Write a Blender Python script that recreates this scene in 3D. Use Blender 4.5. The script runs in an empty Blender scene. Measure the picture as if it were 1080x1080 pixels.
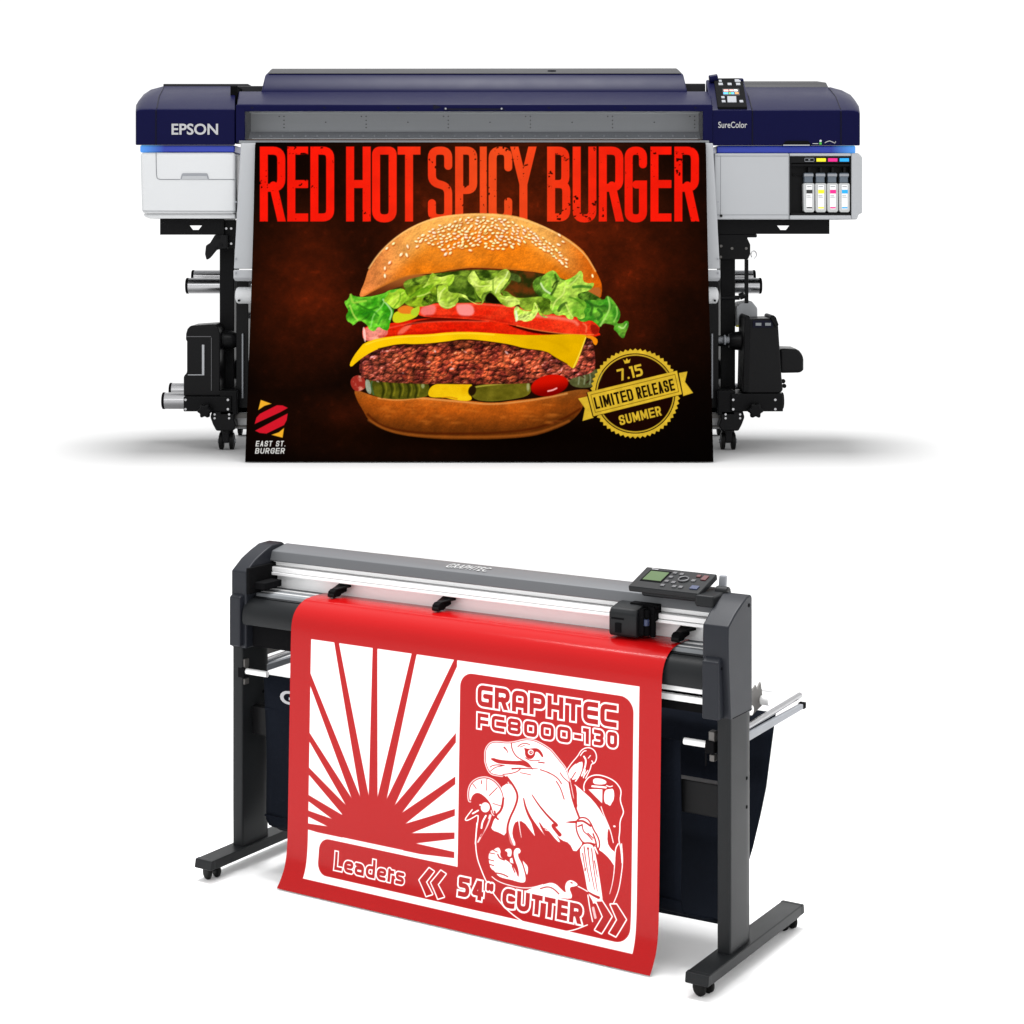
import bpy, math, random
import numpy as np
from mathutils import Vector, Matrix

SC = bpy.context.scene
COL = SC.collection
R = math.radians

# ------------------------------------------------------------------ camera and how far things stand from it
FPX, CXP, HOR, CAMZ = 2000.0, 540.0, 240.0, 1.622     # focal length in photo pixels, centre column, horizon row, eye height
cam_d = bpy.data.cameras.new('camera')
cam = bpy.data.objects.new('camera', cam_d); COL.objects.link(cam)
cam.location = (0, 0, CAMZ); cam.rotation_euler = (R(90), 0, 0)
cam_d.sensor_width = 36.0; cam_d.lens = FPX / 1080 * 36.0
cam_d.shift_y = -(540 - HOR) / 1080
cam_d.clip_start = 0.1; cam_d.clip_end = 200
SC.camera = cam

# ------------------------------------------------------------------ materials
def srgb(r, g, b):
    f = lambda c: (c/255/12.92) if c/255 <= 0.04045 else ((c/255+0.055)/1.055)**2.4
    return (f(r), f(g), f(b))

def mat(name, col, rough=0.5, metal=0.0, spec=0.5, vary=0.08, bump=0.0, bscale=300.0, coat=0.0, stretch=None):
    m = bpy.data.materials.new(name); m.use_nodes = True
    nt = m.node_tree; N = nt.nodes; L = nt.links; b = N['Principled BSDF']
    b.inputs['Metallic'].default_value = metal
    b.inputs['Specular IOR Level'].default_value = spec
    b.inputs['Coat Weight'].default_value = coat
    tc = N.new('ShaderNodeTexCoord'); mp = N.new('ShaderNodeMapping')
    if stretch: mp.inputs['Scale'].default_value = stretch
    L.new(tc.outputs['Object'], mp.inputs['Vector'])
    n1 = N.new('ShaderNodeTexNoise'); n1.inputs['Scale'].default_value = 9.0; n1.inputs['Detail'].default_value = 6
    L.new(mp.outputs[0], n1.inputs['Vector'])
    mx = N.new('ShaderNodeMix'); mx.data_type = 'RGBA'
    c = Vector(col)
    mx.inputs[6].default_value = (*(c*(1-vary)), 1); mx.inputs[7].default_value = (*(c*(1+vary)), 1)
    L.new(n1.outputs['Fac'], mx.inputs[0]); L.new(mx.outputs[2], b.inputs['Base Color'])
    mr = N.new('ShaderNodeMapRange'); mr.inputs['To Min'].default_value = max(0.03, rough-0.06); mr.inputs['To Max'].default_value = min(1, rough+0.06)
    L.new(n1.outputs['Fac'], mr.inputs['Value']); L.new(mr.outputs[0], b.inputs['Roughness'])
    if bump > 0:
        n2 = N.new('ShaderNodeTexNoise'); n2.inputs['Scale'].default_value = bscale; n2.inputs['Detail'].default_value = 2
        L.new(mp.outputs[0], n2.inputs['Vector'])
        bp = N.new('ShaderNodeBump'); bp.inputs['Strength'].default_value = bump; bp.inputs['Distance'].default_value = 0.001
        L.new(n2.outputs['Fac'], bp.inputs['Height']); L.new(bp.outputs[0], b.inputs['Normal'])
    return m

def print_mat(name, rough, back, spec=0.5, coat=0.0):
    m = bpy.data.materials.new(name); m.use_nodes = True
    nt = m.node_tree; N = nt.nodes; L = nt.links; b = N['Principled BSDF']
    at = N.new('ShaderNodeAttribute'); at.attribute_name = 'ink'
    ge = N.new('ShaderNodeNewGeometry')
    mx = N.new('ShaderNodeMix'); mx.data_type = 'RGBA'; mx.inputs[7].default_value = (*back, 1)
    L.new(ge.outputs['Backfacing'], mx.inputs[0]); L.new(at.outputs['Color'], mx.inputs[6]); L.new(mx.outputs[2], b.inputs['Base Color'])
    b.inputs['Roughness'].default_value = rough; b.inputs['Specular IOR Level'].default_value = spec; b.inputs['Coat Weight'].default_value = coat
    return m

M = {}
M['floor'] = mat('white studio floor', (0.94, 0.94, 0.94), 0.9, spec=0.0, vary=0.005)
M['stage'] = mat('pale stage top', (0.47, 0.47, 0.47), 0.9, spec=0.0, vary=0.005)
M['navy'] = mat('navy plastic', (0.0030, 0.0033, 0.030), 0.36, spec=0.05, vary=0.05, bump=0.05, bscale=900)
M['navy_dark'] = mat('navy plastic seam', (0.004, 0.004, 0.012), 0.6, spec=0.1)
M['blacktop'] = mat('charcoal lid', (0.022, 0.022, 0.025), 0.5, spec=0.15)
M['blue'] = mat('bright blue trim', (0.010, 0.030, 0.30), 0.3, spec=0.4)
M['white'] = mat('white plastic', (0.53, 0.54, 0.55), 0.38, spec=0.25, vary=0.015, bump=0.04, bscale=900)
M['lgrey'] = mat('pale grey plastic', (0.36, 0.37, 0.385), 0.4, spec=0.25, vary=0.015, bump=0.04, bscale=900)
M['mgrey'] = mat('mid grey plastic', (0.22, 0.23, 0.25), 0.4)
M['seam'] = mat('grey seam', (0.16, 0.17, 0.18), 0.6)
M['plate'] = mat('brushed steel plate', (0.60, 0.60, 0.605), 0.45, metal=0.1, vary=0.06, stretch=(0.3, 1, 6))
M['black'] = mat('black painted steel', (0.004, 0.004, 0.0045), 0.42, spec=0.08, bump=0.1, bscale=700)
M['black2'] = mat('black plastic', (0.0055, 0.0055, 0.006), 0.32, spec=0.10)
M['blackmatt'] = mat('matt black', (0.004, 0.004, 0.0045), 0.85, spec=0.05)
M['chrome'] = mat('chromed steel', (0.42, 0.42, 0.43), 0.22, metal=1.0, vary=0.05, stretch=(0.2, 6, 6))
M['alu'] = mat('satin aluminium', (0.88, 0.88, 0.88), 0.34, metal=0.1, vary=0.03, stretch=(0.2, 6, 6))
M['darksteel'] = mat('dark worn steel', (0.10, 0.095, 0.09), 0.5, metal=0.6, vary=0.2)
M['silver'] = mat('silver lettering', (0.36, 0.36, 0.37), 0.4, metal=0.2)
M['cut_grey'] = mat('dark slate plastic', (0.013, 0.0145, 0.019), 0.38, spec=0.18, bump=0.1, bscale=600)
M['cut_front'] = mat('charcoal plastic', (0.009, 0.010, 0.011), 0.42, spec=0.16, bump=0.1, bscale=600)
M['beam'] = mat('grey painted aluminium', (0.115, 0.12, 0.127), 0.42, metal=0.25, spec=0.3, vary=0.05, stretch=(0.3, 5, 5))
M['fabric'] = mat('dark navy cloth', (0.0045, 0.006, 0.010), 0.9, spec=0.06, vary=0.3, bump=0.5, bscale=420)
M['rubber'] = mat('black rubber', (0.005, 0.005, 0.005), 0.6, spec=0.12)
M['lcd'] = mat('green screen', (0.03, 0.075, 0.008), 0.35)
M['screen'] = mat('black glass', (0.006, 0.006, 0.006), 0.15)
for n, c in dict(k=(0.01, 0.01, 0.01), y=(0.85, 0.75, 0.0), m=(0.75, 0.0, 0.22), c=(0.0, 0.35, 0.80), w=(0.8, 0.8, 0.8), cap=(0.075, 0.095, 0.12),
                 pack=(0.42, 0.43, 0.43), redb=(0.07, 0.008, 0.01), blueb=(0.02, 0.03, 0.08), key=(0.07, 0.07, 0.075), green=(0.05, 0.40, 0.03), orange=(0.7, 0.22, 0.02), brown=(0.1, 0.04, 0.02), pink=(0.75, 0.35, 0.3)).items():
    M[n] = mat('tint '+n, c, 0.4, vary=0.02)

def glass_mat():
    m = bpy.data.materials.new('clear acrylic'); m.use_nodes = True
    nt = m.node_tree; N = nt.nodes; L = nt.links; N.remove(N['Principled BSDF'])
    tr = N.new('ShaderNodeBsdfTransparent'); tr.inputs[0].default_value = (0.86, 0.87, 0.88, 1)
    gl = N.new('ShaderNodeBsdfGlossy'); gl.inputs['Roughness'].default_value = 0.05
    fr = N.new('ShaderNodeFresnel'); fr.inputs[0].default_value = 1.4
    mx = N.new('ShaderNodeMixShader'); L.new(fr.outputs[0], mx.inputs[0]); L.new(tr.outputs[0], mx.inputs[1]); L.new(gl.outputs[0], mx.inputs[2])
    L.new(mx.outputs[0], N['Material Output'].inputs[0]); return m
M['glass'] = glass_mat()

# ------------------------------------------------------------------ mesh helper
SPLIT = {'screw', 'rivet', 'bolt', 'bolt_hole', 'end_ring', 'end_cap', 'window_frame', 'basket_rod', 'rod_bracket', 'inner_frame', 'switch', 'front_rail', 'slot', 'side_cheek', 'slide_rod', 'brace', 'roll_stop', 'latch_pin', 'hem', 'hinge', 'seam', 'pivot', 'label_colour', 'label_print', 'slot_rail', 'emblem'}
class MB:
    def __init__(s): s.v = []; s.f = []
    def add(s, vs, fs):
        o = len(s.v); s.v += [tuple(p) for p in vs]; s.f += [tuple(i+o for i in q) for q in fs]; return s
    def box(s, x0, x1, y0, y1, z0, z1):
        x0, x1 = sorted((x0, x1)); y0, y1 = sorted((y0, y1)); z0, z1 = sorted((z0, z1))
        return s.add([(x0,y0,z0),(x1,y0,z0),(x1,y1,z0),(x0,y1,z0),(x0,y0,z1),(x1,y0,z1),(x1,y1,z1),(x0,y1,z1)],
                     [(0,3,2,1),(4,5,6,7),(0,1,5,4),(1,2,6,5),(2,3,7,6),(3,0,4,7)])
    def loft(s, rows, cap=True, closed=True):
        n = len(rows[0]); vs = [p for r in rows for p in r]; fs = []
        for i in range(len(rows)-1):
            for j in range(n if closed else n-1):
                a = i*n+j; b = i*n+(j+1) % n; fs.append((a, b, b+n, a+n))
        if cap and closed:
            fs.append(tuple(range(n-1, -1, -1))); o = (len(rows)-1)*n; fs.append(tuple(range(o, o+n)))
        return s.add(vs, fs)
    def prism(s, poly, fn, a, b):                    # poly of 2-d points, fn(u, v, t) -> 3-d point
        return s.loft([[fn(u, v, a) for u, v in poly], [fn(u, v, b) for u, v in poly]])
    def cyl(s, p0, p1, r0, r1=None, n=28):
        p0 = Vector(p0); p1 = Vector(p1); r1 = r0 if r1 is None else r1
        d = (p1-p0).normalized(); a = Vector((0, 0, 1)) if abs(d.z) < 0.9 else Vector((1, 0, 0))
        u = d.cross(a).normalized(); w = d.cross(u)
        ring = lambda p, r: [p + u*math.cos(2*math.pi*k/n)*r + w*math.sin(2*math.pi*k/n)*r for k in range(n)]
        return s.loft([ring(p0, r0), ring(p1, r1)])
    def lathe(s, p0, ax, prof, n=32):                # prof [(t, r)] along axis ax from p0
        p0 = Vector(p0); d = Vector(ax).normalized(); a = Vector((0, 0, 1)) if abs(d.z) < 0.9 else Vector((1, 0, 0))
        u = d.cross(a).normalized(); w = d.cross(u)
        return s.loft([[p0+d*t+u*math.cos(2*math.pi*k/n)*r+w*math.sin(2*math.pi*k/n)*r for k in range(n)] for t, r in prof])
    def tube(s, pts, r, n=8):
        pts = [Vector(p) for p in pts]; rows = []
        for i, p in enumerate(pts):
            d = (pts[min(i+1, len(pts)-1)]-pts[max(i-1, 0)]).normalized()
            a = Vector((0, 0, 1)) if abs(d.z) < 0.9 else Vector((1, 0, 0))
            u = d.cross(a).normalized(); w = d.cross(u)
            rows.append([p+u*math.cos(2*math.pi*k/n)*r+w*math.sin(2*math.pi*k/n)*r for k in range(n)])
        return s.loft(rows)
    def build(s, name, m, parent=None, bevel=0.0, seg=3, smooth=True, label=None, off=(0, 0, 0)):
        if name in SPLIT:
            out = None
            for q in s.islands():
                o = q.build1(name, m, parent, bevel, seg, smooth, label, off); out = out or o
            return out
        return s.build1(name, m, parent, bevel, seg, smooth, label, off)
    def islands(s):
        par = list(range(len(s.v)))
        def find(a):
            while par[a] != a: par[a] = par[par[a]]; a = par[a]
            return a
        for f in s.f:
            for b in f[1:]: par[find(f[0])] = find(b)
        grp = {}
        for f in s.f: grp.setdefault(find(f[0]), []).append(f)
        res = []
        for fs in grp.values():
            ids = sorted({i for f in fs for i in f}); mp = {a: k for k, a in enumerate(ids)}; q = MB(); q.v = [s.v[i] for i in ids]; q.f = [tuple(mp[i] for i in f) for f in fs]; res.append(q)
        return res
    def build1(s, name, m, parent=None, bevel=0.0, seg=3, smooth=True, label=None, off=(0, 0, 0)):
        me = bpy.data.meshes.new(name); me.from_pydata([(x-off[0], y-off[1], z-off[2]) for x, y, z in s.v], [], s.f)
        me.update(); me.materials.append(M[m] if isinstance(m, str) else m)
        import bmesh
        bm = bmesh.new(); bm.from_mesh(me); bmesh.ops.recalc_face_normals(bm, faces=bm.faces); bm.to_mesh(me); bm.free()
        if smooth:
            me.polygons.foreach_set('use_smooth', [True]*len(me.polygons)); me.set_sharp_from_angle(angle=R(38))
        o = bpy.data.objects.new(name, me); COL.objects.link(o)
        if parent: o.parent = parent
        if bevel:
            b = o.modifiers.new('bevel', 'BEVEL'); b.width = bevel; b.segments = seg; b.limit_method = 'ANGLE'; b.angle_limit = R(35); b.harden_normals = True
        if label: o['label'] = label
        return o

def thing(name, label, cat, loc=(0, 0, 0), rz=0, group=None):
    o = bpy.data.objects.new(name, None); COL.objects.link(o); o.location = loc; o.rotation_euler = (0, 0, rz)
    o.empty_display_size = 0.05; o['label'] = label; o['category'] = cat
    if group: o['group'] = group
    return o
def tag(o, label, cat, group=None):
    o['label'] = label; o['category'] = cat
    if group: o['group'] = group
    return o

def text_mesh(body, width, height, bold=0.0, extr=0.0008, spacing=1.0, shear=0.0):
    """letters as a mesh builder, fitted into width x height, in the plane x right, z up, facing -y"""
    cu = bpy.data.curves.new('lettering', 'FONT'); cu.body = body; cu.size = 1; cu.extrude = 0; cu.offset = bold
    cu.space_character = spacing; cu.shear = shear; cu.resolution_u = 4
    o = bpy.data.objects.new('lettering', cu); COL.objects.link(o)
    bpy.context.view_layer.update()
    me = o.evaluated_get(bpy.context.evaluated_depsgraph_get()).to_mesh()
    vs = [v.co.copy() for v in me.vertices]; fs = [tuple(p.vertices) for p in me.polygons]
    bpy.data.objects.remove(o); bpy.data.curves.remove(cu)
    x0 = min(v.x for v in vs); x1 = max(v.x for v in vs); y0 = min(v.y for v in vs); y1 = max(v.y for v in vs)
    n = len(vs); mb = MB()
    pv = [((v.x-x0)/(x1-x0)*width, -extr, (v.y-y0)/(y1-y0)*height) for v in vs]
    mb.add(pv, fs)
    return mb
def place(mb, fn):
    mb.v = [tuple(fn(*p)) for p in mb.v]; return mb
# ------------------------------------------------------------------ painting printed sheets: one colour per fine mesh vertex
def chaikin(p, n=2, closed=True):
    p = np.asarray(p, float)
    for _ in range(n):
        q = np.roll(p, -1, 0) if closed else p[1:]
        a = p if closed else p[:-1]
        r = np.empty((len(a)*2, 2)); r[0::2] = a*0.75+q*0.25; r[1::2] = a*0.25+q*0.75
        p = r if closed else np.vstack([p[:1], r, p[-1:]])
    return p

def hash2(i, j, seed):
    h = (i*374761393 + j*668265263 + seed*1442695041) & 0xffffffff
    h = ((h ^ (h >> 13))*1274126177) & 0xffffffff
    return ((h ^ (h >> 16)) & 0xffff)/65535.0
def vnoise(X, Y, sc, seed=0):
    x = X/sc; y = Y/sc; i = np.floor(x).astype(np.int64); j = np.floor(y).astype(np.int64)
    fx = x-i; fy = y-j; fx = fx*fx*(3-2*fx); fy = fy*fy*(3-2*fy)
    a = hash2(i, j, seed); b = hash2(i+1, j, seed); c = hash2(i, j+1, seed); d = hash2(i+1, j+1, seed)
    return (a*(1-fx)+b*fx)*(1-fy)+(c*(1-fx)+d*fx)*fy
def fbm(X, Y, sc, seed=0, oc=4):
    s = 0; w = 0
    for k in range(oc):
        s = s+vnoise(X, Y, sc/2**k, seed+k*17)*0.5**k; w += 0.5**k
    return s/w
def worley(X, Y, sc, seed=0):
    x = X/sc; y = Y/sc; i = np.floor(x).astype(np.int64); j = np.floor(y).astype(np.int64); best = np.full(X.shape, 9.0)
    for a in (-1, 0, 1):
        for b in (-1, 0, 1):
            px = i+a+hash2(i+a, j+b, seed); py = j+b+hash2(i+a, j+b, seed+7)
            best = np.minimum(best, np.hypot(x-px, y-py))
    return best
def relief(h, X, Y, k):
    """light and dark sides of printed bumps: slope of a height field"""
    gx = np.gradient(h, axis=1)/np.maximum(np.abs(np.gradient(X, axis=1)), 1e-3); gy = np.gradient(h, axis=0)/np.maximum(np.abs(np.gradient(Y, axis=0)), 1e-3)
    return np.clip(1+k*(gx*0.45+gy), 0.2, 2.2)
def sm(a, b, x):
    t = np.clip((x-a)/(b-a), 0, 1); return t*t*(3-2*t)
def mixc(c0, c1, t):
    return np.asarray(c0, float)*(1-t[..., None]) + np.asarray(c1, float)*t[..., None]

class Sheet:
    """a hanging sheet: profile (y, z) swept along x; every vertex also knows where a tracing of the photo puts it"""
    def __init__(s, prof, x0, x1, nx, ny, to_world, start=None):
        p = np.asarray(prof, float)
        for _ in range(3):
            q = [p[0]]
            for a, b in zip(p[:-1], p[1:]): q += [a*0.75+b*0.25, a*0.25+b*0.75]
            p = np.vstack(q+[p[-1]])
        d = np.r_[0, np.cumsum(np.hypot(*np.diff(p, axis=0).T))]
        t = np.linspace(0, d[-1], ny); y = np.interp(t, d, p[:, 0]); z = np.interp(t, d, p[:, 1]); x = np.linspace(x0, x1, nx)
        s.U, s.V = np.meshgrid(x, t); s.LY = np.repeat(y[:, None], nx, 1); s.LZ = np.repeat(z[:, None], nx, 1)
        wx, wy, wz = to_world(s.U, s.LY, s.LZ)
        s.X = CXP+FPX*wx/wy; s.Y = HOR+FPX*(CAMZ-wz)/wy
        s.C = np.zeros((ny, nx, 3)); s.nx = nx; s.ny = ny; s.len = d[-1]
        s.px = abs(s.X[0, -1]-s.X[0, 0])/nx
    def region(s, A, B, x0, y0, x1, y1):
        m = (A >= x0) & (A <= x1) & (B >= y0) & (B <= y1)
        r = np.where(m.any(1))[0]; c = np.where(m.any(0))[0]
        if len(r) == 0 or len(c) == 0: return None
        return slice(r[0], r[-1]+1), slice(c[0], c[-1]+1)
    def put(s, sl, alpha, col):
        if callable(col): col = col(s.X[sl], s.Y[sl])
        col = np.asarray(col, float)
        s.C[sl] = s.C[sl]*(1-alpha[..., None]) + col*alpha[..., None]
    def sd_poly(s, pts, pad, uv=False):
        A, B = (s.U, s.V) if uv else (s.X, s.Y); p = np.asarray(pts, float)
        sl = s.region(A, B, p[:, 0].min()-pad, p[:, 1].min()-pad, p[:, 0].max()+pad, p[:, 1].max()+pad)
        if sl is None: return None, None
        x = A[sl]; y = B[sl]; d = np.full(x.shape, 1e9); ins = np.zeros(x.shape, bool); q = np.roll(p, -1, 0)
        for (ax, ay), (bx, by) in zip(p, q):
            ex = bx-ax; ey = by-ay; L2 = ex*ex+ey*ey+1e-12
            t = np.clip(((x-ax)*ex+(y-ay)*ey)/L2, 0, 1)
            d = np.minimum(d, np.hypot(x-ax-t*ex, y-ay-t*ey))
            if by != ay: ins ^= ((ay > y) != (by > y)) & (x < ex*(y-ay)/(by-ay)+ax)
        return sl, np.where(ins, -d, d)
    def poly(s, pts, col, soft=0.45, smooth=2, alpha=1.0, grow=0.0, uv=False):
        if smooth: pts = chaikin(pts, smooth)
        sl, d = s.sd_poly(pts, soft*2+max(grow, 0), uv)
        if sl is None: return
        s.put(sl, alpha*(1-sm(-soft, soft, d-grow)), col)
    def lined(s, pts, fill, line, gap=0.9, w=0.9, smooth=2, soft=0.4):
        """filled shape, then a gap in the ground colour, then a fine outer line"""
        if smooth: pts = chaikin(pts, smooth)
        sl, d = s.sd_poly(pts, gap+w+2)
        if sl is None: return
        s.put(sl, sm(gap-soft, gap+soft, d)*(1-sm(gap+w-soft, gap+w+soft, d)), line)
        s.put(sl, 1-sm(-soft, soft, d), fill)
    def stroke(s, pts, w, col, soft=0.4, smooth=2, alpha=1.0, taper=(1, 1), uv=False):
        if smooth: pts = chaikin(pts, smooth, False)
        p = np.asarray(pts, float); A, B = (s.U, s.V) if uv else (s.X, s.Y); pad = w+soft*2
        sl = s.region(A, B, p[:, 0].min()-pad, p[:, 1].min()-pad, p[:, 0].max()+pad, p[:, 1].max()+pad)
        if sl is None: return
        x = A[sl]; y = B[sl]; d = np.full(x.shape, 1e9); n = len(p)-1
        for k in range(n):
            (ax, ay), (bx, by) = p[k], p[k+1]; ex = bx-ax; ey = by-ay; L2 = ex*ex+ey*ey+1e-12
            t = np.clip(((x-ax)*ex+(y-ay)*ey)/L2, 0, 1); g = (k+t)/n
            hw = w/2*(taper[0]*(1-g)+taper[1]*g)
            d = np.minimum(d, np.hypot(x-ax-t*ex, y-ay-t*ey)-hw)
        s.put(sl, alpha*(1-sm(-soft, soft, d)), col)
    def ellipse(s, cx, cy, rx, ry, ang, col, soft=0.4, alpha=1.0):
        r = max(rx, ry)+soft*2; sl = s.region(s.X, s.Y, cx-r, cy-r, cx+r, cy+r)
        if sl is None: return
        x = s.X[sl]-cx; y = s.Y[sl]-cy; c = math.cos(ang); q = math.sin(ang)
        u = (x*c+y*q)/rx; v = (-x*q+y*c)/ry; d = (np.hypot(u, v)-1)*min(rx, ry)
        s.put(sl, alpha*(1-sm(-soft, soft, d)), col)
    def text_sd(s, items, sw, pad, uv=False):
        """items: [(glyph, x, y, w, h)] in an upright frame, or with a 2x2 frame; returns region and distance"""
        A, B = (s.U, s.V) if uv else (s.X, s.Y); best = None
        allp = np.array([[x0, y0] for _, org, ex, ey, w, h in items for x0, y0 in
                         (org, org+ex*w, org+ey*h, org+ex*w+ey*h)])
        sl = s.region(A, B, allp[:, 0].min()-pad, allp[:, 1].min()-pad, allp[:, 0].max()+pad, allp[:, 1].max()+pad)
        if sl is None: return None, None
        x = A[sl]; y = B[sl]; D = np.full(x.shape, 1e9)
        for ch, org, ex, ey, w, h in items:
            lx = x-org[0]; ly = y-org[1]; det = ex[0]*ey[1]-ex[1]*ey[0]
            a = (lx*ey[1]-ly*ey[0])/det; b = (ly*ex[0]-lx*ex[1])/det
            d = np.full(x.shape, 1e9)
            for pl in glyph(ch, w, h, sw):
                for (ax, ay), (bx, by) in zip(pl[:-1], pl[1:]):
                    gx = bx-ax; gy = by-ay; L2 = gx*gx+gy*gy+1e-12
                    t = np.clip(((a-ax)*gx+(b-ay)*gy)/L2, 0, 1)
                    d = np.minimum(d, np.hypot(a-ax-t*gx, b-ay-t*gy)-sw/2)
            bx_ = np.maximum(np.abs(a-w/2)-w/2, np.abs(b-h/2)-h/2)
            D = np.minimum(D, np.maximum(d, bx_))
        return sl, D
    def mesh(s, name, m, origin, gain=1.0, parent=None):
        nx, ny = s.nx, s.ny
        co = np.stack([s.U-origin[0], s.LY-origin[1], s.LZ-origin[2]], -1).reshape(-1, 3).astype(np.float32)
        i = np.arange(ny-1)[:, None]*nx+np.arange(nx-1)[None]; i = i.ravel()
        f = np.stack([i+nx, i+nx+1, i+1, i], -1).astype(np.int32)
        me = bpy.data.meshes.new(name); me.vertices.add(len(co)); me.vertices.foreach_set('co', co.ravel())
        me.loops.add(f.size); me.loops.foreach_set('vertex_index', f.ravel())
        me.polygons.add(len(f)); me.polygons.foreach_set('loop_start', np.arange(0, f.size, 4, dtype=np.int32))
        me.update(calc_edges=True)
        me.polygons.foreach_set('use_smooth', np.ones(len(f), bool))
        c = np.clip(s.C/255, 0, 1).reshape(-1, 3); c = np.where(c <= 0.04045, c/12.92, ((c+0.055)/1.055)**2.4)
        c = c*gain
        at = me.color_attributes.new('ink', 'FLOAT_COLOR', 'POINT')
        at.data.foreach_set('color', np.c_[c, np.ones(len(c))].astype(np.float32).ravel())
        me.materials.append(m); me.validate()
        o = bpy.data.objects.new(name, me); COL.objects.link(o)
        if parent: o.parent = parent
        return o

def rnd(pts, r):
    """round the inner corners of a polyline with radius r"""
    if r <= 0 or len(pts) < 3: return [tuple(p) for p in pts]
    out = [tuple(pts[0])]
    for a, b, c in zip(pts[:-2], pts[1:-1], pts[2:]):
        a, b, c = map(np.array, (a, b, c)); la = np.hypot(*(a-b)); lc = np.hypot(*(c-b)); q = min(r, la*0.5, lc*0.5)
        p0 = b+(a-b)/la*q; p1 = b+(c-b)/lc*q
        for t in np.linspace(0, 1, 6): out.append(tuple(p0*(1-t)**2+2*b*t*(1-t)+p1*t*t))
    out.append(tuple(pts[-1])); return out

STYLE = 'round'      # 'square' letters (wide techno), 'tall' condensed, 'round' plain
def glyph(ch, w, h, sw):
    e = sw; q = sw/2; L, Rr, T, B, Mv, C = q, w-q, q, h-q, h/2, w/2
    r = {'square': sw*0.9, 'tall': (w-sw)*0.48, 'round': (w-sw)*0.5}[STYLE]; sq = STYLE == 'square'
    G = lambda *a: [rnd(p, rr) for rr, p in a]
    stem = (0, [(L, -e), (L, h+e)])
    if ch == 'A':
        if sq: return G((r, [(L, h+e), (L, T), (Rr, T), (Rr, h+e)]), (0, [(L, h*0.66), (Rr, h*0.66)]))
        return G((0, [(L*0.9, h+q), (C, q*0.6)]), (0, [(w-L*0.9, h+q), (C, q*0.6)]), (0, [(L+w*0.12, h*0.70), (Rr-w*0.12, h*0.70)]))
    if ch == 'B': return G(stem, (r, [(L, T), (Rr-w*0.04, T), (Rr-w*0.04, Mv), (L, Mv)]), (r, [(L, Mv), (Rr, Mv), (Rr, B), (L, B)]))
    if ch == 'C':
        if sq: return G((r, [(w+e, T), (L, T), (L, B), (w+e, B)]))
        return G((r, [(w*1.02, T+h*0.06), (w*0.80, T), (L+w*0.2, T), (L, h*0.3), (L, h*0.7), (L+w*0.2, B), (w*0.80, B), (w*1.02, B-h*0.06)]) if STYLE == 'round' else (r, [(Rr, T+h*0.22), (Rr, T), (L, T), (L, B), (Rr, B), (Rr, B-h*0.22)]))
    if ch == 'D': return G(stem, (r, [(L, T), (Rr, T), (Rr, B), (L, B)]))
    if ch == 'E':
        if sq: return G((r, [(w+e, T), (L, T), (L, B), (w+e, B)]), (0, [(L, Mv), (w+e, Mv)]))
        return G(stem, (0, [(-e, T), (w+e, T)]), (0, [(L, Mv), (w*0.93, Mv)]), (0, [(-e, B), (w+e, B)]))
    if ch == 'F': return G((0, [(L, T), (L, h+e)]), (0, [(-e, T), (w+e, T)]), (0, [(L, h*0.55), (w, h*0.55)]))
    if ch == 'G':
        if sq: return G((r, [(w+e, T), (L, T), (L, B), (Rr, B)]), (0, [(Rr, h+e), (Rr, Mv)]), (0, [(w+e, Mv), (w*0.5, Mv)]))
        return G((r, [(Rr, T+h*0.18), (Rr, T), (L, T), (L, B), (Rr, B), (Rr, h*0.52)]), (0, [(w+e, h*0.5), (w*0.52, h*0.5)]))
    if ch == 'H': return G(stem, (0, [(Rr, -e), (Rr, h+e)]), (0, [(L, Mv), (Rr, Mv)]))
    if ch == 'I': return G((0, [(C, -e), (C, h+e)]))
    if ch == 'L': return G(stem, (0, [(-e, B), (w+e, B)]))
    if ch == 'M': return G((0, [(L, -e), (L, h+e)]), (0, [(Rr, -e), (Rr, h+e)]), (0, [(L, -q*0.2), (C, h*0.78), (Rr, -q*0.2)]))
    if ch == 'N': return G((0, [(L, -e), (L, h+e)]), (0, [(Rr, -e), (Rr, h+e)]), (0, [(L, 0), (Rr, h)]))
    if ch in 'O0': return G((r, [(C, T), (Rr, T), (Rr, B), (L, B), (L, T), (C, T)]))
    if ch == 'P': return G(stem, (r, [(L, T), (Rr, T), (Rr, h*0.58), (L, h*0.58)]))
    if ch == 'R': return G(stem, (r, [(L, T), (Rr-w*0.02, T), (Rr-w*0.02, h*0.55), (L, h*0.55)]), (0, [(w*0.5, h*0.52), (Rr, h+e)]) if sq else (0, [(w*0.52, h*0.52), (Rr+w*0.03, h+q)]))
    if ch == 'S': return G((r*0.9, [(Rr, T+h*0.2), (Rr, T), (L, T), (L, h*0.47), (Rr, h*0.53), (Rr, B), (L, B), (L, B-h*0.2)]))
    if ch == 'T': return G((0, [(-e, T), (w+e, T)]), (0, [(C, T), (C, h+e)]))
    if ch == 'U': return G((r, [(L, -e), (L, B), (Rr, B), (Rr, -e)]))
    if ch == 'Y': return G((0, [(L*0.8, -q), (C, h*0.5)]), (0, [(w-L*0.8, -q), (C, h*0.5)]), (0, [(C, h*0.48), (C, h+e)]))
    if ch == '1': return G((0, [(C+q*0.6, -e), (C+q*0.6, h+e)]), (0, [(0, T), (C, T)]))
    if ch == '3': return G((r, [(L*0.6, T), (Rr, T), (Rr, Mv), (w*0.35, Mv)]), (r, [(w*0.35, Mv), (Rr, Mv), (Rr, B), (L*0.6, B)]))
    if ch == '4': return G((0, [(w*0.68, -e), (w*0.68, h+e)]), (0, [(w*0.60, 0), (L, h*0.66), (w+e, h*0.66)]))
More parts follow.
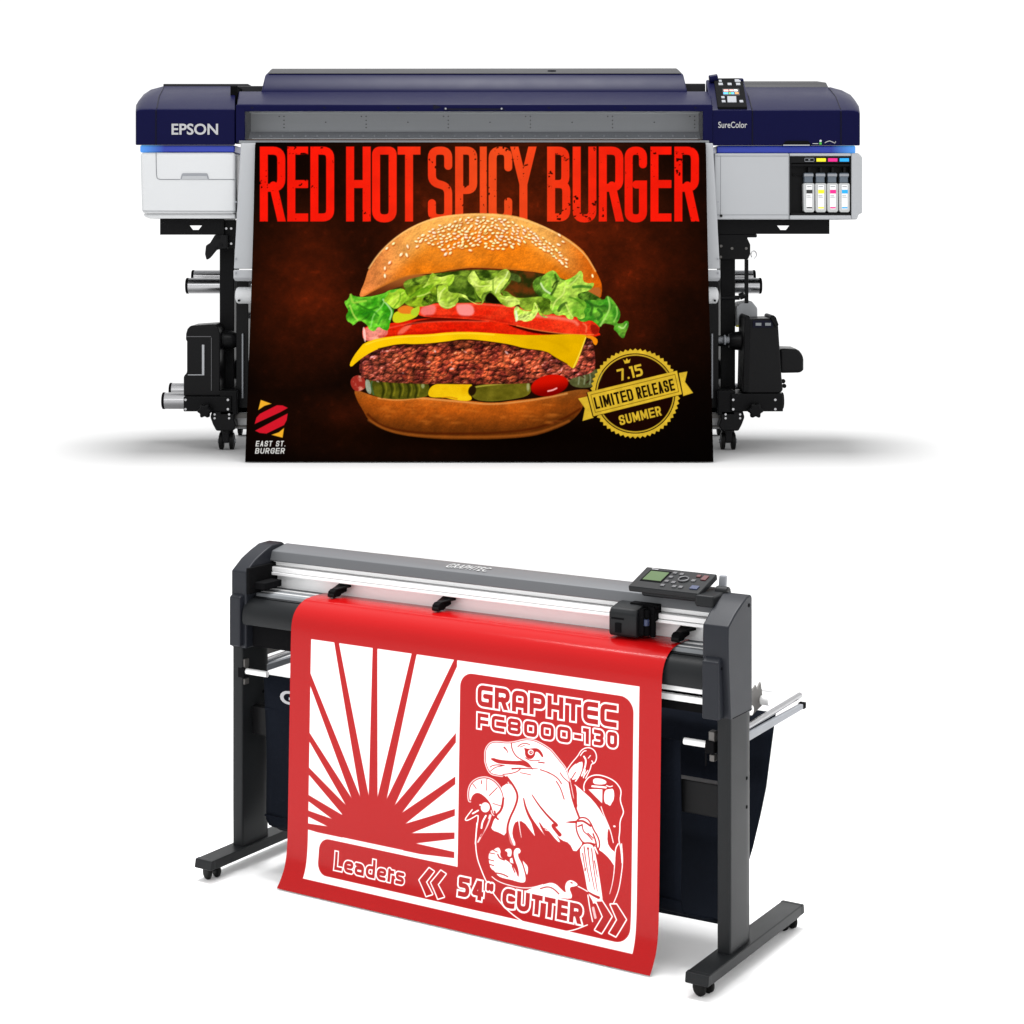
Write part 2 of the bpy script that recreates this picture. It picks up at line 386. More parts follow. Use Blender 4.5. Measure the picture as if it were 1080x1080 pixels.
    if ch == '5': return G((0, [(w+e, T), (L, T), (L, h*0.42)]), (r, [(L, h*0.42), (Rr, h*0.42), (Rr, B), (-e, B)]))
    if ch == '7': return G((0, [(-e, T), (Rr, T), (w*0.4, h+e)]))
    if ch == '8': return G((r, [(C, T), (Rr, T), (Rr, Mv), (L, Mv), (L, T), (C, T)]), (r, [(C, Mv), (Rr, Mv), (Rr, B), (L, B), (L, Mv), (C, Mv)]))
    if ch == '.': return G((0, [(C, B), (C, B+0.01)]))
    if ch == '-': return G((0, [(-e, Mv), (w+e, Mv)]))
    if ch == 'q': return G((0, [(w*0.28, T), (w*0.2, h*0.3)]), (0, [(w*0.78, T), (w*0.7, h*0.3)]))   # closing inch marks
    x = h*0.36                                                       # lower case
    rr = (w-sw)*0.5
    if ch == 'e': return G((rr, [(L, (x+h)/2), (Rr, (x+h)/2), (Rr, x+q), (L, x+q), (L, B), (Rr, B)]))
    if ch == 'a': return G((rr, [(L, x+q), (Rr, x+q), (Rr, h+e)]), (rr, [(Rr, h*0.62), (L, h*0.62), (L, B), (Rr, B)]))
    if ch == 'd': return G((0, [(Rr, -e), (Rr, h+e)]), (rr, [(Rr, x+q), (L, x+q), (L, B), (Rr, B)]))
    if ch == 'r': return G((0, [(L, x), (L, h+e)]), (rr, [(L, h*0.6), (L, x+q), (w, x+q)]))
    if ch == 's': return G((rr*0.8, [(Rr, x+q), (L, x+q), (L, h*0.66), (Rr, h*0.70), (Rr, B), (L*0.6, B)]))
    return []
def word(txt, org, ex, ey, boxes):
    """boxes: [(x, w)] of each letter along ex; ey scaled by h"""
    pass
def line_items(txt, x, y, total, h, gap, wide={}, ex=(1, 0), ey=(0, 1), org=(0, 0)):
    base = {'I': 0.42, 'L': 0.82, 'M': 1.25, '1': 0.62, '.': 0.35, '-': 0.62, ' ': 0.5, 'r': 0.72, 'q': 0.9, 'T': 0.95, 'F': 0.9, 's': 0.9}
    base = {**base, **wide}; ws = [base.get(c, 1.0) for c in txt]
    k = (total-gap*(len(txt)-1))/sum(ws); out = []; ex = np.array(ex, float); ey = np.array(ey, float); org = np.array(org, float)
    for c, wd in zip(txt, ws):
        if c != ' ': out.append((c, org+ex*x+ey*y, ex, ey, wd*k, h))
        x += wd*k+gap
    return out
# ------------------------------------------------------------------ white studio floor: low floor, curved step, raised stage, one sheet
PLZ = CAMZ - (474-HOR)/FPX*6.85                       # stage height
def build_floor():
    prof = [(-1, 0), (5.28, 0)]
    for k in range(1, 8): a = k/8*math.pi/2; prof.append((5.28+0.06*math.sin(a), 0.06-0.06*math.cos(a)))
    prof += [(5.34, 0.06), (5.34, PLZ-0.05)]
    for k in range(1, 8): a = k/8*math.pi/2; prof.append((5.39-0.05*math.cos(a), PLZ-0.05+0.05*math.sin(a)))
    prof = prof[:-1] if prof[-1][0] > 5.4 else prof
    prof += [(5.39, PLZ+0.001), (5.43, PLZ+0.001)]
    mb = MB(); mb.loft([[(x, y, z) for y, z in prof] for x in (-6, 6)], cap=False, closed=False)
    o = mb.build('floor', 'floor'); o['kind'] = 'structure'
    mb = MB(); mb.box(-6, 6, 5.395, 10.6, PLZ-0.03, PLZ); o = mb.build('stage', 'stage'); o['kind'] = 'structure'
build_floor()

# ------------------------------------------------------------------ wide-format printer (stands square to the camera)
def P(px, py, d): return ((px-CXP)*d/FPX, d, CAMZ-(py-HOR)*d/FPX)
PO = (P(505, 474, 6.85)[0], 6.95, PLZ)
printer = thing('large_format_printer', 'navy and white large format printer on black stand, standing behind the red sheet cutter', 'printer', PO)
def PB(mb, name, m, parent=None, bevel=0.0, **k):
    return mb.build(name, m, printer if parent is None else parent, bevel, off=PO, **k)
def bx(mb, px0, px1, py0, py1, d0, d1):
    a = P(px0, py0, d0); b = P(px1, py1, d0); return mb.box(a[0], b[0], d0, d1, b[2], a[2])
def pr(mb, poly, d0, d1):                             # outline at depth d0, extruded straight back to d1
    return mb.prism(poly, lambda u, v, t: (P(u, v, d0)[0], t, P(u, v, d0)[2]), d0, d1)
def xp(mb, prof, px0, px1, dref):                     # (py, d) profile swept sideways
    xa = P(px0, 0, dref)[0]; xb = P(px1, 0, dref)[0]
    return mb.loft([[(x, d, P(0, py, d)[2]) for py, d in prof] for x in (xa, xb)])
def dots(mb, pts, d, r, th=0.004):
    for px, py in pts: p = P(px, py, d); mb.cyl((p[0], d-th, p[2]), (p[0], d+0.004, p[2]), r, n=12)
    return mb
def tri(mb, pts, d0, d1): return pr(mb, pts, d0, d1)

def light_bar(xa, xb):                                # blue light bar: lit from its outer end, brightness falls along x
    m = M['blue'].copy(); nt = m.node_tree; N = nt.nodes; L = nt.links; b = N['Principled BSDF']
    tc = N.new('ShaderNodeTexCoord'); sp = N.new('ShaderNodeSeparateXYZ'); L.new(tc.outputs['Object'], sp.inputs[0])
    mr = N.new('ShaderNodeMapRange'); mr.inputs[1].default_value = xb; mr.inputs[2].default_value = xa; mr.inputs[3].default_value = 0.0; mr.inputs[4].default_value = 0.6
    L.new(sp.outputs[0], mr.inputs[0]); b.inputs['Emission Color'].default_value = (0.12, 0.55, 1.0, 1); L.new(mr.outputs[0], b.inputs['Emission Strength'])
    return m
# --- left end: navy cover over a white cabinet
def sect(pts, d): return [P(x, y, d) for x, y in pts]
mb = MB(); mb.loft([
    sect([(143.5,153),(143.5,119),(145,117),(148,116),(154,115.5),(248,115.5),(248,153)], 6.752),
    sect([(143,153),(143,117.5),(144,115.4),(148,114.3),(154,113.8),(248,113.8),(248,153)], 6.765),
    sect([(143.2,153),(143.4,111),(146,106.5),(151,103),(160,101.5),(248,101.5),(248,153)], 6.93),
    sect([(147,153),(147.5,105.5),(151.5,99.5),(159,94.5),(172,91),(248,91),(248,153)], 7.10),
    sect([(152,153),(153,105.5),(156,99.5),(162,95.5),(174,92),(248,92),(248,153)], 7.45)])
endl = PB(mb, 'end_cover', 'navy', bevel=0.004)
mb = MB(); mb.tube([P(164.5,153,6.751), P(164.5,116.5,6.751), P(165.5,114,6.764), P(168,101.5,6.93), P(173,91.8,7.09)], 0.0022, 6); PB(mb, 'seam', 'navy_dark', endl)
mb = MB(); bx(mb, 172, 262, 88.3, 93, 7.12, 7.5); PB(mb, 'rear_lid', 'blacktop', endl, bevel=0.004)
t = place(text_mesh('EPSON', 0.1655, 0.0400, bold=0.022), lambda x, y, z: (P(181, 0, 6.75)[0]+x, 6.7495+y, P(0, 142.2, 6.75)[2]+z)); PB(t, 'lettering', 'silver', endl, smooth=False)
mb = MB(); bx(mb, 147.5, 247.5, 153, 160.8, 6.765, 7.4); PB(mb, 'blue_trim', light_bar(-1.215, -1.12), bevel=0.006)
mb = MB(); pr(mb, [(147.5,160.8),(248,160.8),(248,225.5),(150.5,225.5),(149.2,222),(148.2,190)], 6.752, 7.42); cab = PB(mb, 'cabinet', 'white', bevel=0.012)
mb = MB(); pr(mb, [(151,225.5),(248,225.5),(248,230.5),(158,230.5),(152.5,228.5)], 6.77, 7.4); PB(mb, 'lower_skirt', 'white', cab, bevel=0.004)
mb = MB(); mb.tube([P(164.6,160.8,6.7515), P(165,184,6.7515), P(165.8,188,6.7515), P(168.5,189.3,6.7515), P(190,189.3,6.7515)], 0.0014, 6); mb.tube([P(220,189.3,6.7515), P(248,189.3,6.7515)], 0.0014, 6); mb.tube([P(151,222.5,6.7518), P(248,222.8,6.7518)], 0.0010, 6); PB(mb, 'seam', 'seam', cab)
mb = MB(); pr(mb, [(190.2,189.2),(191.8,183.4),(193,182.7),(217.6,182.7),(218.8,183.4),(220.4,189.2)], 6.7495, 6.76); hd = PB(mb, 'handle', 'mgrey')
mb = MB(); pr(mb, [(191.6,189),(192.6,185.6),(218.0,185.6),(219.0,189)], 6.7482, 6.7535); PB(mb, 'grip', 'lgrey', hd)

# --- right end: navy cover, control console, pale cabinet with the ink bay
mb = MB(); mb.loft([
    sect([(752,153.5),(752,116.5),(895,116.5),(901,117),(904.5,118),(906.6,120),(906.6,153.5)], 6.752),
    sect([(752,153.5),(752,114.8),(895,114.8),(901,115.3),(905,116.4),(907,118.5),(907,153.5)], 6.765),
    sect([(752,153.5),(752,102),(886,102),(895,104),(902,107.5),(906,112),(907,153.5)], 6.93),
    sect([(752,153.5),(752,92),(876,92),(888,95.2),(897,100),(902.5,106.5),(903.5,153.5)], 7.10),
    sect([(752,153.5),(752,93),(874,93),(885,96),(893,101),(898,107),(898,153.5)], 7.45)])
endr = PB(mb, 'end_cover', 'navy', bevel=0.004, label='navy end cover with angled control panel above the ink bay')
mb = MB()
mb.tube([P(887,153,6.751), P(887,117.5,6.751), P(886.5,115,6.764), P(881.5,102.2,6.93), P(874,92.6,7.09)], 0.0022, 6)
mb.tube([P(793.5,153,6.751), P(793.5,117,6.751), P(793,114.5,6.764), P(789.5,101.8,6.93), P(785,92,7.09)], 0.0022, 6); PB(mb, 'seam', 'navy_dark', endr)
mb = MB(); xp(mb, [(95,7.10),(91.0,7.11),(87.0,7.15),(85.6,7.35),(95,7.35)], 783, 872, 7.14); PB(mb, 'rear_lid', 'blacktop', endr, bevel=0.004)
mb = MB(); pr(mb, [(825,153.4),(828.5,149.2),(830,148.6),(851,148.6),(853,149.2),(856,153.4)], 6.748, 6.76); PB(mb, 'latch_recess', 'blackmatt', endr)
mb = MB(); bx(mb, 826, 854, 152.6, 153.6, 6.747, 6.755); PB(mb, 'latch_lip', 'lgrey', endr)
t = place(text_mesh('SureColor', 0.1025, 0.0222, bold=0.01), lambda x, y, z: (P(757.4, 0, 6.75)[0]+x, 6.7455+y, P(0, 135, 6.75)[2]+z)); PB(t, 'lettering', 'silver', endr, smooth=False)
mb = MB(); dots(mb, [(865.4, 148.6)], 6.751, 0.004, 0.002); bx(mb, 857, 863, 151.2, 151.7, 6.7498, 6.752); PB(mb, 'emblem', 'white', endr)
mb = MB(); bx(mb, 864.2, 866.6, 150.2, 152.4, 6.7495, 6.752); PB(mb, 'emblem', 'green', endr)
mb = MB(); mb.tube([P(870,150.6,6.751), P(872.5,149.3,6.751), P(875,148.6,6.751), P(877.5,149.5,6.751), P(880.5,151,6.751), P(881.5,149.2,6.751)], 0.0016, 6); PB(mb, 'emblem', 'silver', endr)

tilt = lambda u, v: (lambda k: P(u, v, 6.752+0.26*k+0.0))( (114.6-v)/31.0 )          # point on the sloping console face
def slab(poly, lift, th):
    n = Vector((0, -0.33, 0.94)); return [tuple(Vector(tilt(u, v))+n*lift) for u, v in poly], [tuple(Vector(tilt(u, v))+n*(lift-th)) for u, v in poly]
def console(mb, poly, lift, th): a, b = slab(poly, lift, th); return mb.loft([b, a])
mb = MB(); mb.loft([sect([(750.5,153.4),(750.5,116.5),(793,116.5),(793,153.4)], 6.748), sect([(750.5,153.4),(750.5,114.8),(792.6,114.8),(793,153.4)], 6.756), sect([(744.5,153.4),(744.5,85.2),(784.5,85.2),(784.5,153.4)], 7.01), sect([(745,153.4),(745,84.2),(784.5,84.2),(784.5,153.4)], 7.10)])
con = PB(mb, 'console', 'navy', None, bevel=0.003)
mb = MB(); console(mb, [(752.8,84),(783,83.8),(788,114.4),(757,114.4)], 0.006, 0.012); PB(mb, 'control_panel', 'blackmatt', con, bevel=0.003)
mb = MB(); console(mb, [(761.8,95.6),(779.4,95.6),(780.2,102.6),(762.6,102.6)], 0.0075, 0.003); PB(mb, 'screen', 'screen', con)
for cc, q in (('pink', (763,96.6,768,98.6)), ('pink', (769,96.6,773,98.4)), ('w', (773.6,96.6,777.6,98.4)), ('c', (762.8,99.4,767.6,101.4)), ('green', (768.4,99.6,770.6,101.4)), ('c', (771,99.4,774,101.4)), ('orange', (775,99.4,778.6,101.2))):
    mb = MB(); console(mb, [(q[0],q[1]),(q[2],q[1]),(q[2]+.3,q[3]),(q[0]+.3,q[3])], 0.0079, 0.001); PB(mb, 'screen_icon', cc, con)
for (a, b, c, d) in ((757.8,86.6,761,88.6),(774.6,86,780.8,88.6),(757.4,89.8,762.2,92),(767,89.8,771.4,92),(776,89.8,780.6,92),(760.4,103.9,764,105.9),(766.8,103.9,776.4,110.2),(760.9,108,765,110.2),(779.6,108,783.6,110.2)):
    mb = MB(); console(mb, [(a,b),(c,b),(c+.4,d),(a+.4,d)], 0.0095, 0.004); PB(mb, 'button', 'mgrey', con, bevel=0.0015)
mb = MB(); mb.cyl(P(748,84,7.0), P(757,82.5,7.0), 0.016); mb.cyl(P(779,85.5,6.99), P(784,85.5,6.99), 0.010); PB(mb, 'hinge', 'navy', con, bevel=0.003)

mb = MB(); bx(mb, 719, 744, 88, 100, 7.08, 7.45); PB(mb, 'rear_cover', 'blacktop', bevel=0.004); mb = MB(); bx(mb, 250, 278, 90.5, 100, 7.08, 7.45); PB(mb, 'rear_cover', 'blacktop', bevel=0.004)
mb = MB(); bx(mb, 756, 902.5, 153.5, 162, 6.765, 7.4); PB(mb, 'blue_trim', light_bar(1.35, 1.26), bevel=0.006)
mb = MB()                                                                               # cabinet front is a frame round the open ink bay
pr(mb, [(753.5,161.5),(832.5,161.5),(832.5,231.5),(753.5,231.5)], 6.752, 7.42)
pr(mb, [(832.5,161.5),(898,161.5),(898,164.6),(832.5,164.6)], 6.752, 7.42)
pr(mb, [(832.5,227),(898,227),(898,231.5),(832.5,231.5)], 6.752, 7.42)
pr(mb, [(898,161.5),(905.5,161.5),(909.5,165.5),(909.5,225),(906,225.5),(904,231.5),(898,231.5)], 6.752, 7.42)
cab = PB(mb, 'cabinet', 'lgrey', bevel=0.005, label='pale grey cabinet with an open black ink bay')
mb = MB(); mb.tube([P(760,164,6.7516), P(760,227,6.7516)], 0.0008, 6); mb.tube([P(755,226.6,6.7516), P(831,226.6,6.7516)], 0.0009, 6); mb.tube([P(755,164.6,6.7516), P(831,164.6,6.7516)], 0.0009, 6); mb.tube([P(832.4,162,6.7516), P(832.4,231,6.7516)], 0.0009, 6); PB(mb, 'seam', 'seam', cab)
mb = MB(); dots(mb, [(760.5,227.6)], 6.751, 0.005); PB(mb, 'screw', 'black', cab)
mb = MB()                                                                               # black bay: back wall, sides, ledge
bx(mb, 832.5, 898, 164.6, 227, 6.80, 6.81); bx(mb, 832.5, 834.2, 164.6, 227, 6.756, 6.80); bx(mb, 896.6, 898, 164.6, 227, 6.756, 6.80)
bx(mb, 832.5, 898, 164.6, 171.6, 6.758, 6.80); bx(mb, 832.5, 898, 225, 227, 6.756, 6.80); bay = PB(mb, 'ink_bay', 'black2')
mb = MB(); bx(mb, 834.5, 896.4, 173, 175.4, 6.762, 6.80)
for i in range(4): bx(mb, 852.4+12.4*i, 854.6+12.4*i, 176.5, 182, 6.765, 6.80)
bx(mb, 836.5, 845.5, 183.4, 185.2, 6.79, 6.80); PB(mb, 'slot_rail', 'black', bay)
for i, c in enumerate(('k', 'y', 'm', 'c')):
    x = 849+12.2*i; mb = MB()
    if c == 'k':
        bx(mb, x-0.4, x+9.8, 166.6, 167.1, 6.7555, 6.76); bx(mb, x-0.4, x+9.8, 170, 170.5, 6.7555, 6.76); bx(mb, x-.4, x, 166.6, 170.5, 6.7555, 6.76); bx(mb, x+9.4, x+9.8, 166.6, 170.5, 6.7555, 6.76); bx(mb, x+3.8, x+5.4, 167.9, 169.2, 6.7555, 6.76); c = 'mgrey'
    else: bx(mb, x, x+9.8, 166.9, 170.4, 6.7555, 6.76)
    PB(mb, 'slot_marker', c, bay)
inkn = {'k': 'black', 'y': 'yellow', 'm': 'magenta', 'c': 'cyan'}
for i, c in enumerate('kymc'):
    x = 847.2+12.45*i; o = P(x+5.9, 224, 6.77)
    root = thing('ink_cartridge', 'slim pale ink pack with a %s label square in the open printer bay' % inkn[c], 'ink cartridge', o, group='ink packs in the printer bay')
    def IB(mb, n, m, **k): return mb.build(n, m, root, off=o, **k)
    mb = MB(); pr(mb, [(x,194.4),(x+1.2,193),(x+10.8,193),(x+12,194.4),(x+12,222),(x+10.6,224),(x+1.8,224),(x+.4,221.6)], 6.757, 6.792); IB(mb, 'pack', 'pack', bevel=0.004)
    mb = MB(); pr(mb, [(x+1.2,182.3),(x+10.6,182.3),(x+10.9,186),(x+10,187.6),(x+10.2,192.8),(x+1,192.8),(x+1.2,187.6),(x+.8,186)], 6.762, 6.792); cap = IB(mb, 'cap', 'cap', bevel=0.003)
    mb = MB(); bx(mb, x+1.0, x+10.7, 183.4, 185.9, 6.759, 6.765); IB(mb, 'cap_rib', M['mgrey'])
    mb = MB(); bx(mb, x+3.2, x+9.4, 195, 220.8, 6.7555, 6.758); IB(mb, 'label_sticker', 'w')
    mb = MB(); bx(mb, x+3.4, x+9.6, 200.2, 204, 6.7542, 6.756); bx(mb, x+3.6, x+9.2, 218.4, 219.8, 6.7542, 6.756); IB(mb, 'label_colour', c)
    mb = MB(); bx(mb, x+4, x+8.6, 196.4, 197.2, 6.7542, 6.756); bx(mb, x+3.8, x+7.8, 206.2, 206.7, 6.7542, 6.756); bx(mb, x+3.8, x+8.6, 207.9, 208.3, 6.7542, 6.756); IB(mb, 'label_print', 'mgrey')

# --- middle: hood, front cover, window over the carriage
def hood(rows): mb = MB(); mb.loft(rows); return mb
mb = hood([[P(275,98,6.93), P(277,93.5,6.94), P(279,80,7.01), P(281.5,77.8,7.03), P(285.5,73,7.28), P(288,74,7.50), P(288,98,7.50)],
           [P(725,98,6.93), P(724,93.5,6.94), P(721.5,80,7.01), P(720,77.8,7.03), P(715,72.6,7.28), P(713,74,7.50), P(713,98,7.50)]])
hd = PB(mb, 'hood', 'navy', bevel=0.004)
mb = MB(); mb.loft([[P(283.5,77.6,7.022), P(287,73.3,7.24), P(287,72.4,7.26), P(283,76.8,7.03)], [P(718,77.6,7.022), P(713.5,72.9,7.24), P(713.5,72,7.26), P(718.5,76.8,7.03)]]); PB(mb, 'hood_lid', 'blacktop', hd, bevel=0.001)
mb = MB(); mb.cyl(P(582,76,7.11), P(582,74.4,7.11), 0.016); PB(mb, 'cap_plug', 'navy_dark', hd)
mb = MB(); mb.loft([[P(a,117.5,6.744), P(a,111.5,6.741), P(a+da,109.8,6.745), P(a+2*da,96.5,6.94), P(a+2*da,96.5,7.45), P(a,117.5,7.45)] for a, da in ((249.5,1.2),(751.5,-1.0))])
fc = PB(mb, 'front_cover', 'navy', bevel=0.003)
mb = MB(); bx(mb, 248.6, 258.2, 110.6, 150.5, 6.742, 6.93); bx(mb, 741.4, 751.6, 110.8, 156, 6.742, 6.93); PB(mb, 'window_frame', 'navy', fc, bevel=0.003)
mb = MB(); dots(mb, [(266,113.6),(342,113.6),(420,113.7),(579,113.7),(659,113.6),(733.5,113.6)], 6.742, 0.0035, 0.002); PB(mb, 'screw', 'navy_dark', fc)
mb = MB(); bx(mb, 468, 532, 114.4, 116.2, 6.7405, 6.745); tri(mb, [(457,110.2),(465.5,113),(457,115.6)], 6.7400, 6.745); PB(mb, 'latch', 'navy_dark', fc)
mb = MB(); dots(mb, [(470,114.6),(529,114.6)], 6.740, 0.0035, 0.002); PB(mb, 'latch_pin', 'mgrey', fc)
mb = MB(); bx(mb, 752.5, 757.5, 96, 150, 6.95, 7.1); bx(mb, 243, 250, 91, 150, 6.95, 7.1); PB(mb, 'inner_frame', 'blackmatt', fc)
mb = MB(); bx(mb, 256, 744, 119.6, 139, 6.90, 6.92); bx(mb, 256, 744, 115, 119, 6.86, 6.89); pl = PB(mb, 'steel_plate', 'plate')
mb = MB(); dots(mb, [(299.6+i*86.6+dx, y) for i in range(6) for dx, y in ((0,122.8),(0,134.6),(-5,122.8),(0,127),(0,131))]+[(299.6+i*86.6+44,129) for i in range(5)], 6.899, 0.0024, 0.003); PB(mb, 'rivet', 'darksteel', pl)
mb = MB(); xp(mb, [(139,6.87),(146.2,6.84),(146.2,6.92),(139,6.92)], 256, 744, 6.87); PB(mb, 'guide_rail', 'mgrey', pl)
mb = MB(); dots(mb, [(262+i*12.1,143.5) for i in range(40)], 6.852, 0.0030, 0.004); PB(mb, 'rivet', 'lgrey', pl)
mb = MB(); bx(mb, 256, 744, 146.4, 148, 6.80, 6.9); PB(mb, 'platen_strip', 'brown', pl)
mb = MB(); bx(mb, 252, 748, 148.2, 151.5, 6.73, 7.0); PB(mb, 'platen', 'seam', pl, bevel=0.002)
mb = MB(); bx(mb, 258.2, 741.4, 117.6, 147.5, 6.748, 6.752); PB(mb, 'window', 'glass')
# side rails of the drying heater
def rail(s):
    X = (lambda v: v) if s < 0 else (lambda v: 1000.6-v+ (0 if s < 0 else 5.4))
    f = lambda pts: [(X(a), b) for a, b in pts]
    def rl(mb, prof):                                 # prof rows: (x0, x1, py, d)
        rows = [[P(X(a), y, d), P(X(b), y, d), P(X(b), y, d+0.10), P(X(a), y, d+0.10)] for a, b, y, d in prof]; return mb.loft(rows)
    mb = MB(); rl(mb, [(254,275,151,6.725),(252.4,273,180,6.72),(249.6,270,230,6.71),(246.8,267.5,283.5,6.70)]); o = PB(mb, 'heater_side_rail', 'lgrey', bevel=0.004)
    mb = MB(); rl(mb, [(246.3,267.4,284.6,6.697),(246.3,267.4,293,6.697),(248,267.4,296.5,6.71)]); PB(mb, 'rail_foot', 'lgrey', o, bevel=0.004)
    mb = MB(); dots(mb, [(X(248.9),y) for y in (213,273,288)], 6.695, 0.003, 0.004); PB(mb, 'screw', 'mgrey', o)
    a = X(248.6); b = X(267)
    mb = MB(); q = P(a, 311.5, 6.74); w = P(b, 311.5, 6.74); mb.lathe(q, (w[0]-q[0],0,0), [(0,0.016),(0.004,0.026),(0.010,0.0295),(abs(w[0]-q[0]),0.0295)]); o2 = PB(mb, 'guide_roller', 'white')
    mb = MB(); dots(mb, [(X(252),317)], 6.712, 0.004, 0.004); PB(mb, 'screw', 'blackmatt', o2)
rail(-1); rail(1)

# --- black trays under both ends
def tray(x0, x1, y0, y1, n0, n1):
    mb = MB(); nm = (n0+n1)/2; ny = (y0+y1)/2-1.2
    pr(mb, [(x0,y0),(x1,y0),(x1,ny),(x0,ny)], 6.84, 6.86)
    pr(mb, [(x0,ny),(n0,ny),(n0+3.5,ny+4.6),(nm,ny+4.6),(nm,y1),(x0,y1)], 6.84, 6.86)
    pr(mb, [(n1,ny),(x1,ny),(x1,y1),(nm,y1),(nm,ny+4.6),(n1-3.5,ny+4.6)], 6.84, 6.86)
    bx(mb, x0, x1, y0, y0+1.2, 6.86, 7.15)
    return PB(mb, 'cable_tray', 'black', smooth=False)
tray(168.8, 236, 230.5, 247.6, 199.2, 213); tray(757, 874.8, 231.5, 246.8, 819.6, 833.2)

# --- stand, brackets, rollers
def stand(s):
    F = (lambda v: v) if s < 0 else (lambda v: 1007.0-v)          # mirror the left frame onto the right one
    def b(mb, a, c, y0, y1, d0, d1): return bx(mb, min(F(a), F(c)), max(F(a), F(c)), y0, y1, d0, d1)
    mb = MB(); b(mb, 231.5, 247, 256, 412, 6.95, 7.08); b(mb, 231.5, 250, 412, 438, 6.80, 7.36); post = PB(mb, 'upright', 'black', bevel=0.004)
    mb = MB(); b(mb, 249, 262, 296, 436, 6.86, 6.93); PB(mb, 'inner_arm', 'black2', post, bevel=0.003)
    mb = MB(); b(mb, 227.5, 249, 232, 262.5, 6.86, 6.95); PB(mb, 'bracket', 'black', post, bevel=0.004)
    mb = MB(); dots(mb, [(F(x), y) for x, y in ((238.8,241),(244,241),(238.8,257),(244,257))], 6.86, 0.0042); PB(mb, 'bolt', 'chrome', post)
    mb = MB(); b(mb, 258, 276, 330, 336, 6.9, 6.95); b(mb, 255, 256.4, 352, 420, 6.845, 6.86); PB(mb, 'slide_rod', 'mgrey', post)
    # caster
    mb = MB(); pr(mb, [(F(x), y) for x, y in ((223.5,433),(247,433),(247,443),(249,449),(246,454.5),(228,454.5),(224.5,448),(221.5,440))], 6.80, 6.95); PB(mb, 'foot_block', 'black2', post, bevel=0.005)
    mb = MB(); dots(mb, [(F(x), y) for x, y in ((226.5,437),(226.5,441),(241.8,437),(241.8,441))], 6.80, 0.004); PB(mb, 'bolt', 'chrome', post)
    for d0, wn in ((6.85, 1), (7.32, 0)):
        c = P(F(239.3), 465, 6.85); r = c[2]-PLZ; cx = c[0]; k = d0
        mb = MB(); mb.box(cx-0.012, cx+0.012, k-0.03, k+0.03, PLZ+r*0.9, PLZ+r*2.0+0.03); mb.cyl((cx,k,PLZ+2*r),(cx,k,PLZ+2.2*r),0.024); ca = PB(mb, 'caster', 'black2', bevel=0.003)
        for q in (-0.019, 0.019):
            mb = MB(); mb.lathe((cx+q-0.008,k,PLZ+r),(1,0,0),[(0,r*0.8),(0.002,r),(0.014,r),(0.016,r*0.8)]); PB(mb, 'wheel', 'rubber', ca)
        mb = MB(); mb.cyl((cx-0.032,k,PLZ+r),(cx+0.032,k,PLZ+r),0.008); PB(mb, 'axle', 'mgrey', ca)
    mb = MB(); b(mb, 244, 262, 430, 452, 6.86, 6.88); PB(mb, 'inner_plate', 'plate', post)
    mb = MB(); b(mb, 248, 262, 449, 451, 6.84, 6.86); b(mb, 246, 262, 436, 441, 6.83, 6.85); PB(mb, 'brace', 'darksteel', post)
stand(-1); stand(1)
def roller(name, y, r, x0, x1, d, m='chrome'):
    a = P(x0, y, d); b = P(x1, y, d); mb = MB(); mb.cyl(a, b, r, n=40); o = PB(mb, name, m)
    mb = MB(); mb.lathe((a[0]-0.004,a[1],a[2]), (1,0,0), [(0,r*0.9),(0.002,r*1.02),(0.010,r*1.02)], n=40); mb.lathe((b[0]+0.004,b[1],b[2]), (-1,0,0), [(0,r*0.9),(0.002,r*1.02),(0.010,r*1.02)], n=40); PB(mb, 'end_ring', 'blackmatt', o); return o
roller('media_roller', 301.4, 0.0292, 197.5, 802, 7.12)
roller('media_roller', 291.6, 0.0245, 203.5, 795.5, 7.33)
roller('lower_roller', 422.6, 0.0300, 172.5, 825, 6.92)
roller('lower_roller', 411.5, 0.0275, 180, 815, 7.18)
mb = MB(); bx(mb, 247, 760, 380, 400, 7.0, 7.05); PB(mb, 'crossbar', 'black', bevel=0.004)

# --- take-up gear, left
mb = MB(); pr(mb, [(196,352),(197.5,347),(200.5,343.6),(226,341.8),(230,345),(232,352),(232,412),(244,415),(244,418),(193.5,418),(193.5,397),(197,393),(197,360),(195.8,358)], 6.82, 6.98)
tk = PB(mb, 'take_up_drive', 'black2', bevel=0.008)
mb = MB(); bx(mb, 222.6, 223.2, 356, 412, 6.818, 6.825); bx(mb, 196.5, 222.6, 354.6, 355.4, 6.818, 6.825); PB(mb, 'seam', 'key', tk)
mb = MB(); bx(mb, 213, 215.4, 363.6, 395, 6.8175, 6.825); bx(mb, 198, 215.4, 395, 395.8, 6.8175, 6.825); PB(mb, 'light_strip', 'lgrey', tk)
mb = MB(); bx(mb, 193.5, 244, 418.3, 434, 6.79, 6.98); lt = PB(mb, 'clamp_block', 'black', bevel=0.003)
mb = MB(); dots(mb, [(195.8,421.6),(195.8,431.5),(240.5,421.6),(240.5,431.5)], 6.79, 0.0045); PB(mb, 'bolt', 'chrome', lt)
def knob(cx, cy, d, r, par):
    mb = MB(); n = 48; q = P(cx, cy, d)
    prof = [[(q[0]+(r*(1+0.16*math.cos(6*2*math.pi*k/n)))*sc*math.cos(2*math.pi*k/n), q[1]+t, q[2]+(r*(1+0.16*math.cos(6*2*math.pi*k/n)))*sc*math.sin(2*math.pi*k/n)) for k in range(n)] for t, sc in ((-0.034,0.75),(-0.03,0.95),(-0.006,1.0),(0,0.9))]
    mb.loft(prof); mb.cyl((q[0],q[1],q[2]),(q[0],q[1]+0.03,q[2]),r*0.4); return PB(mb, 'knob', 'black', par, bevel=0.0015)
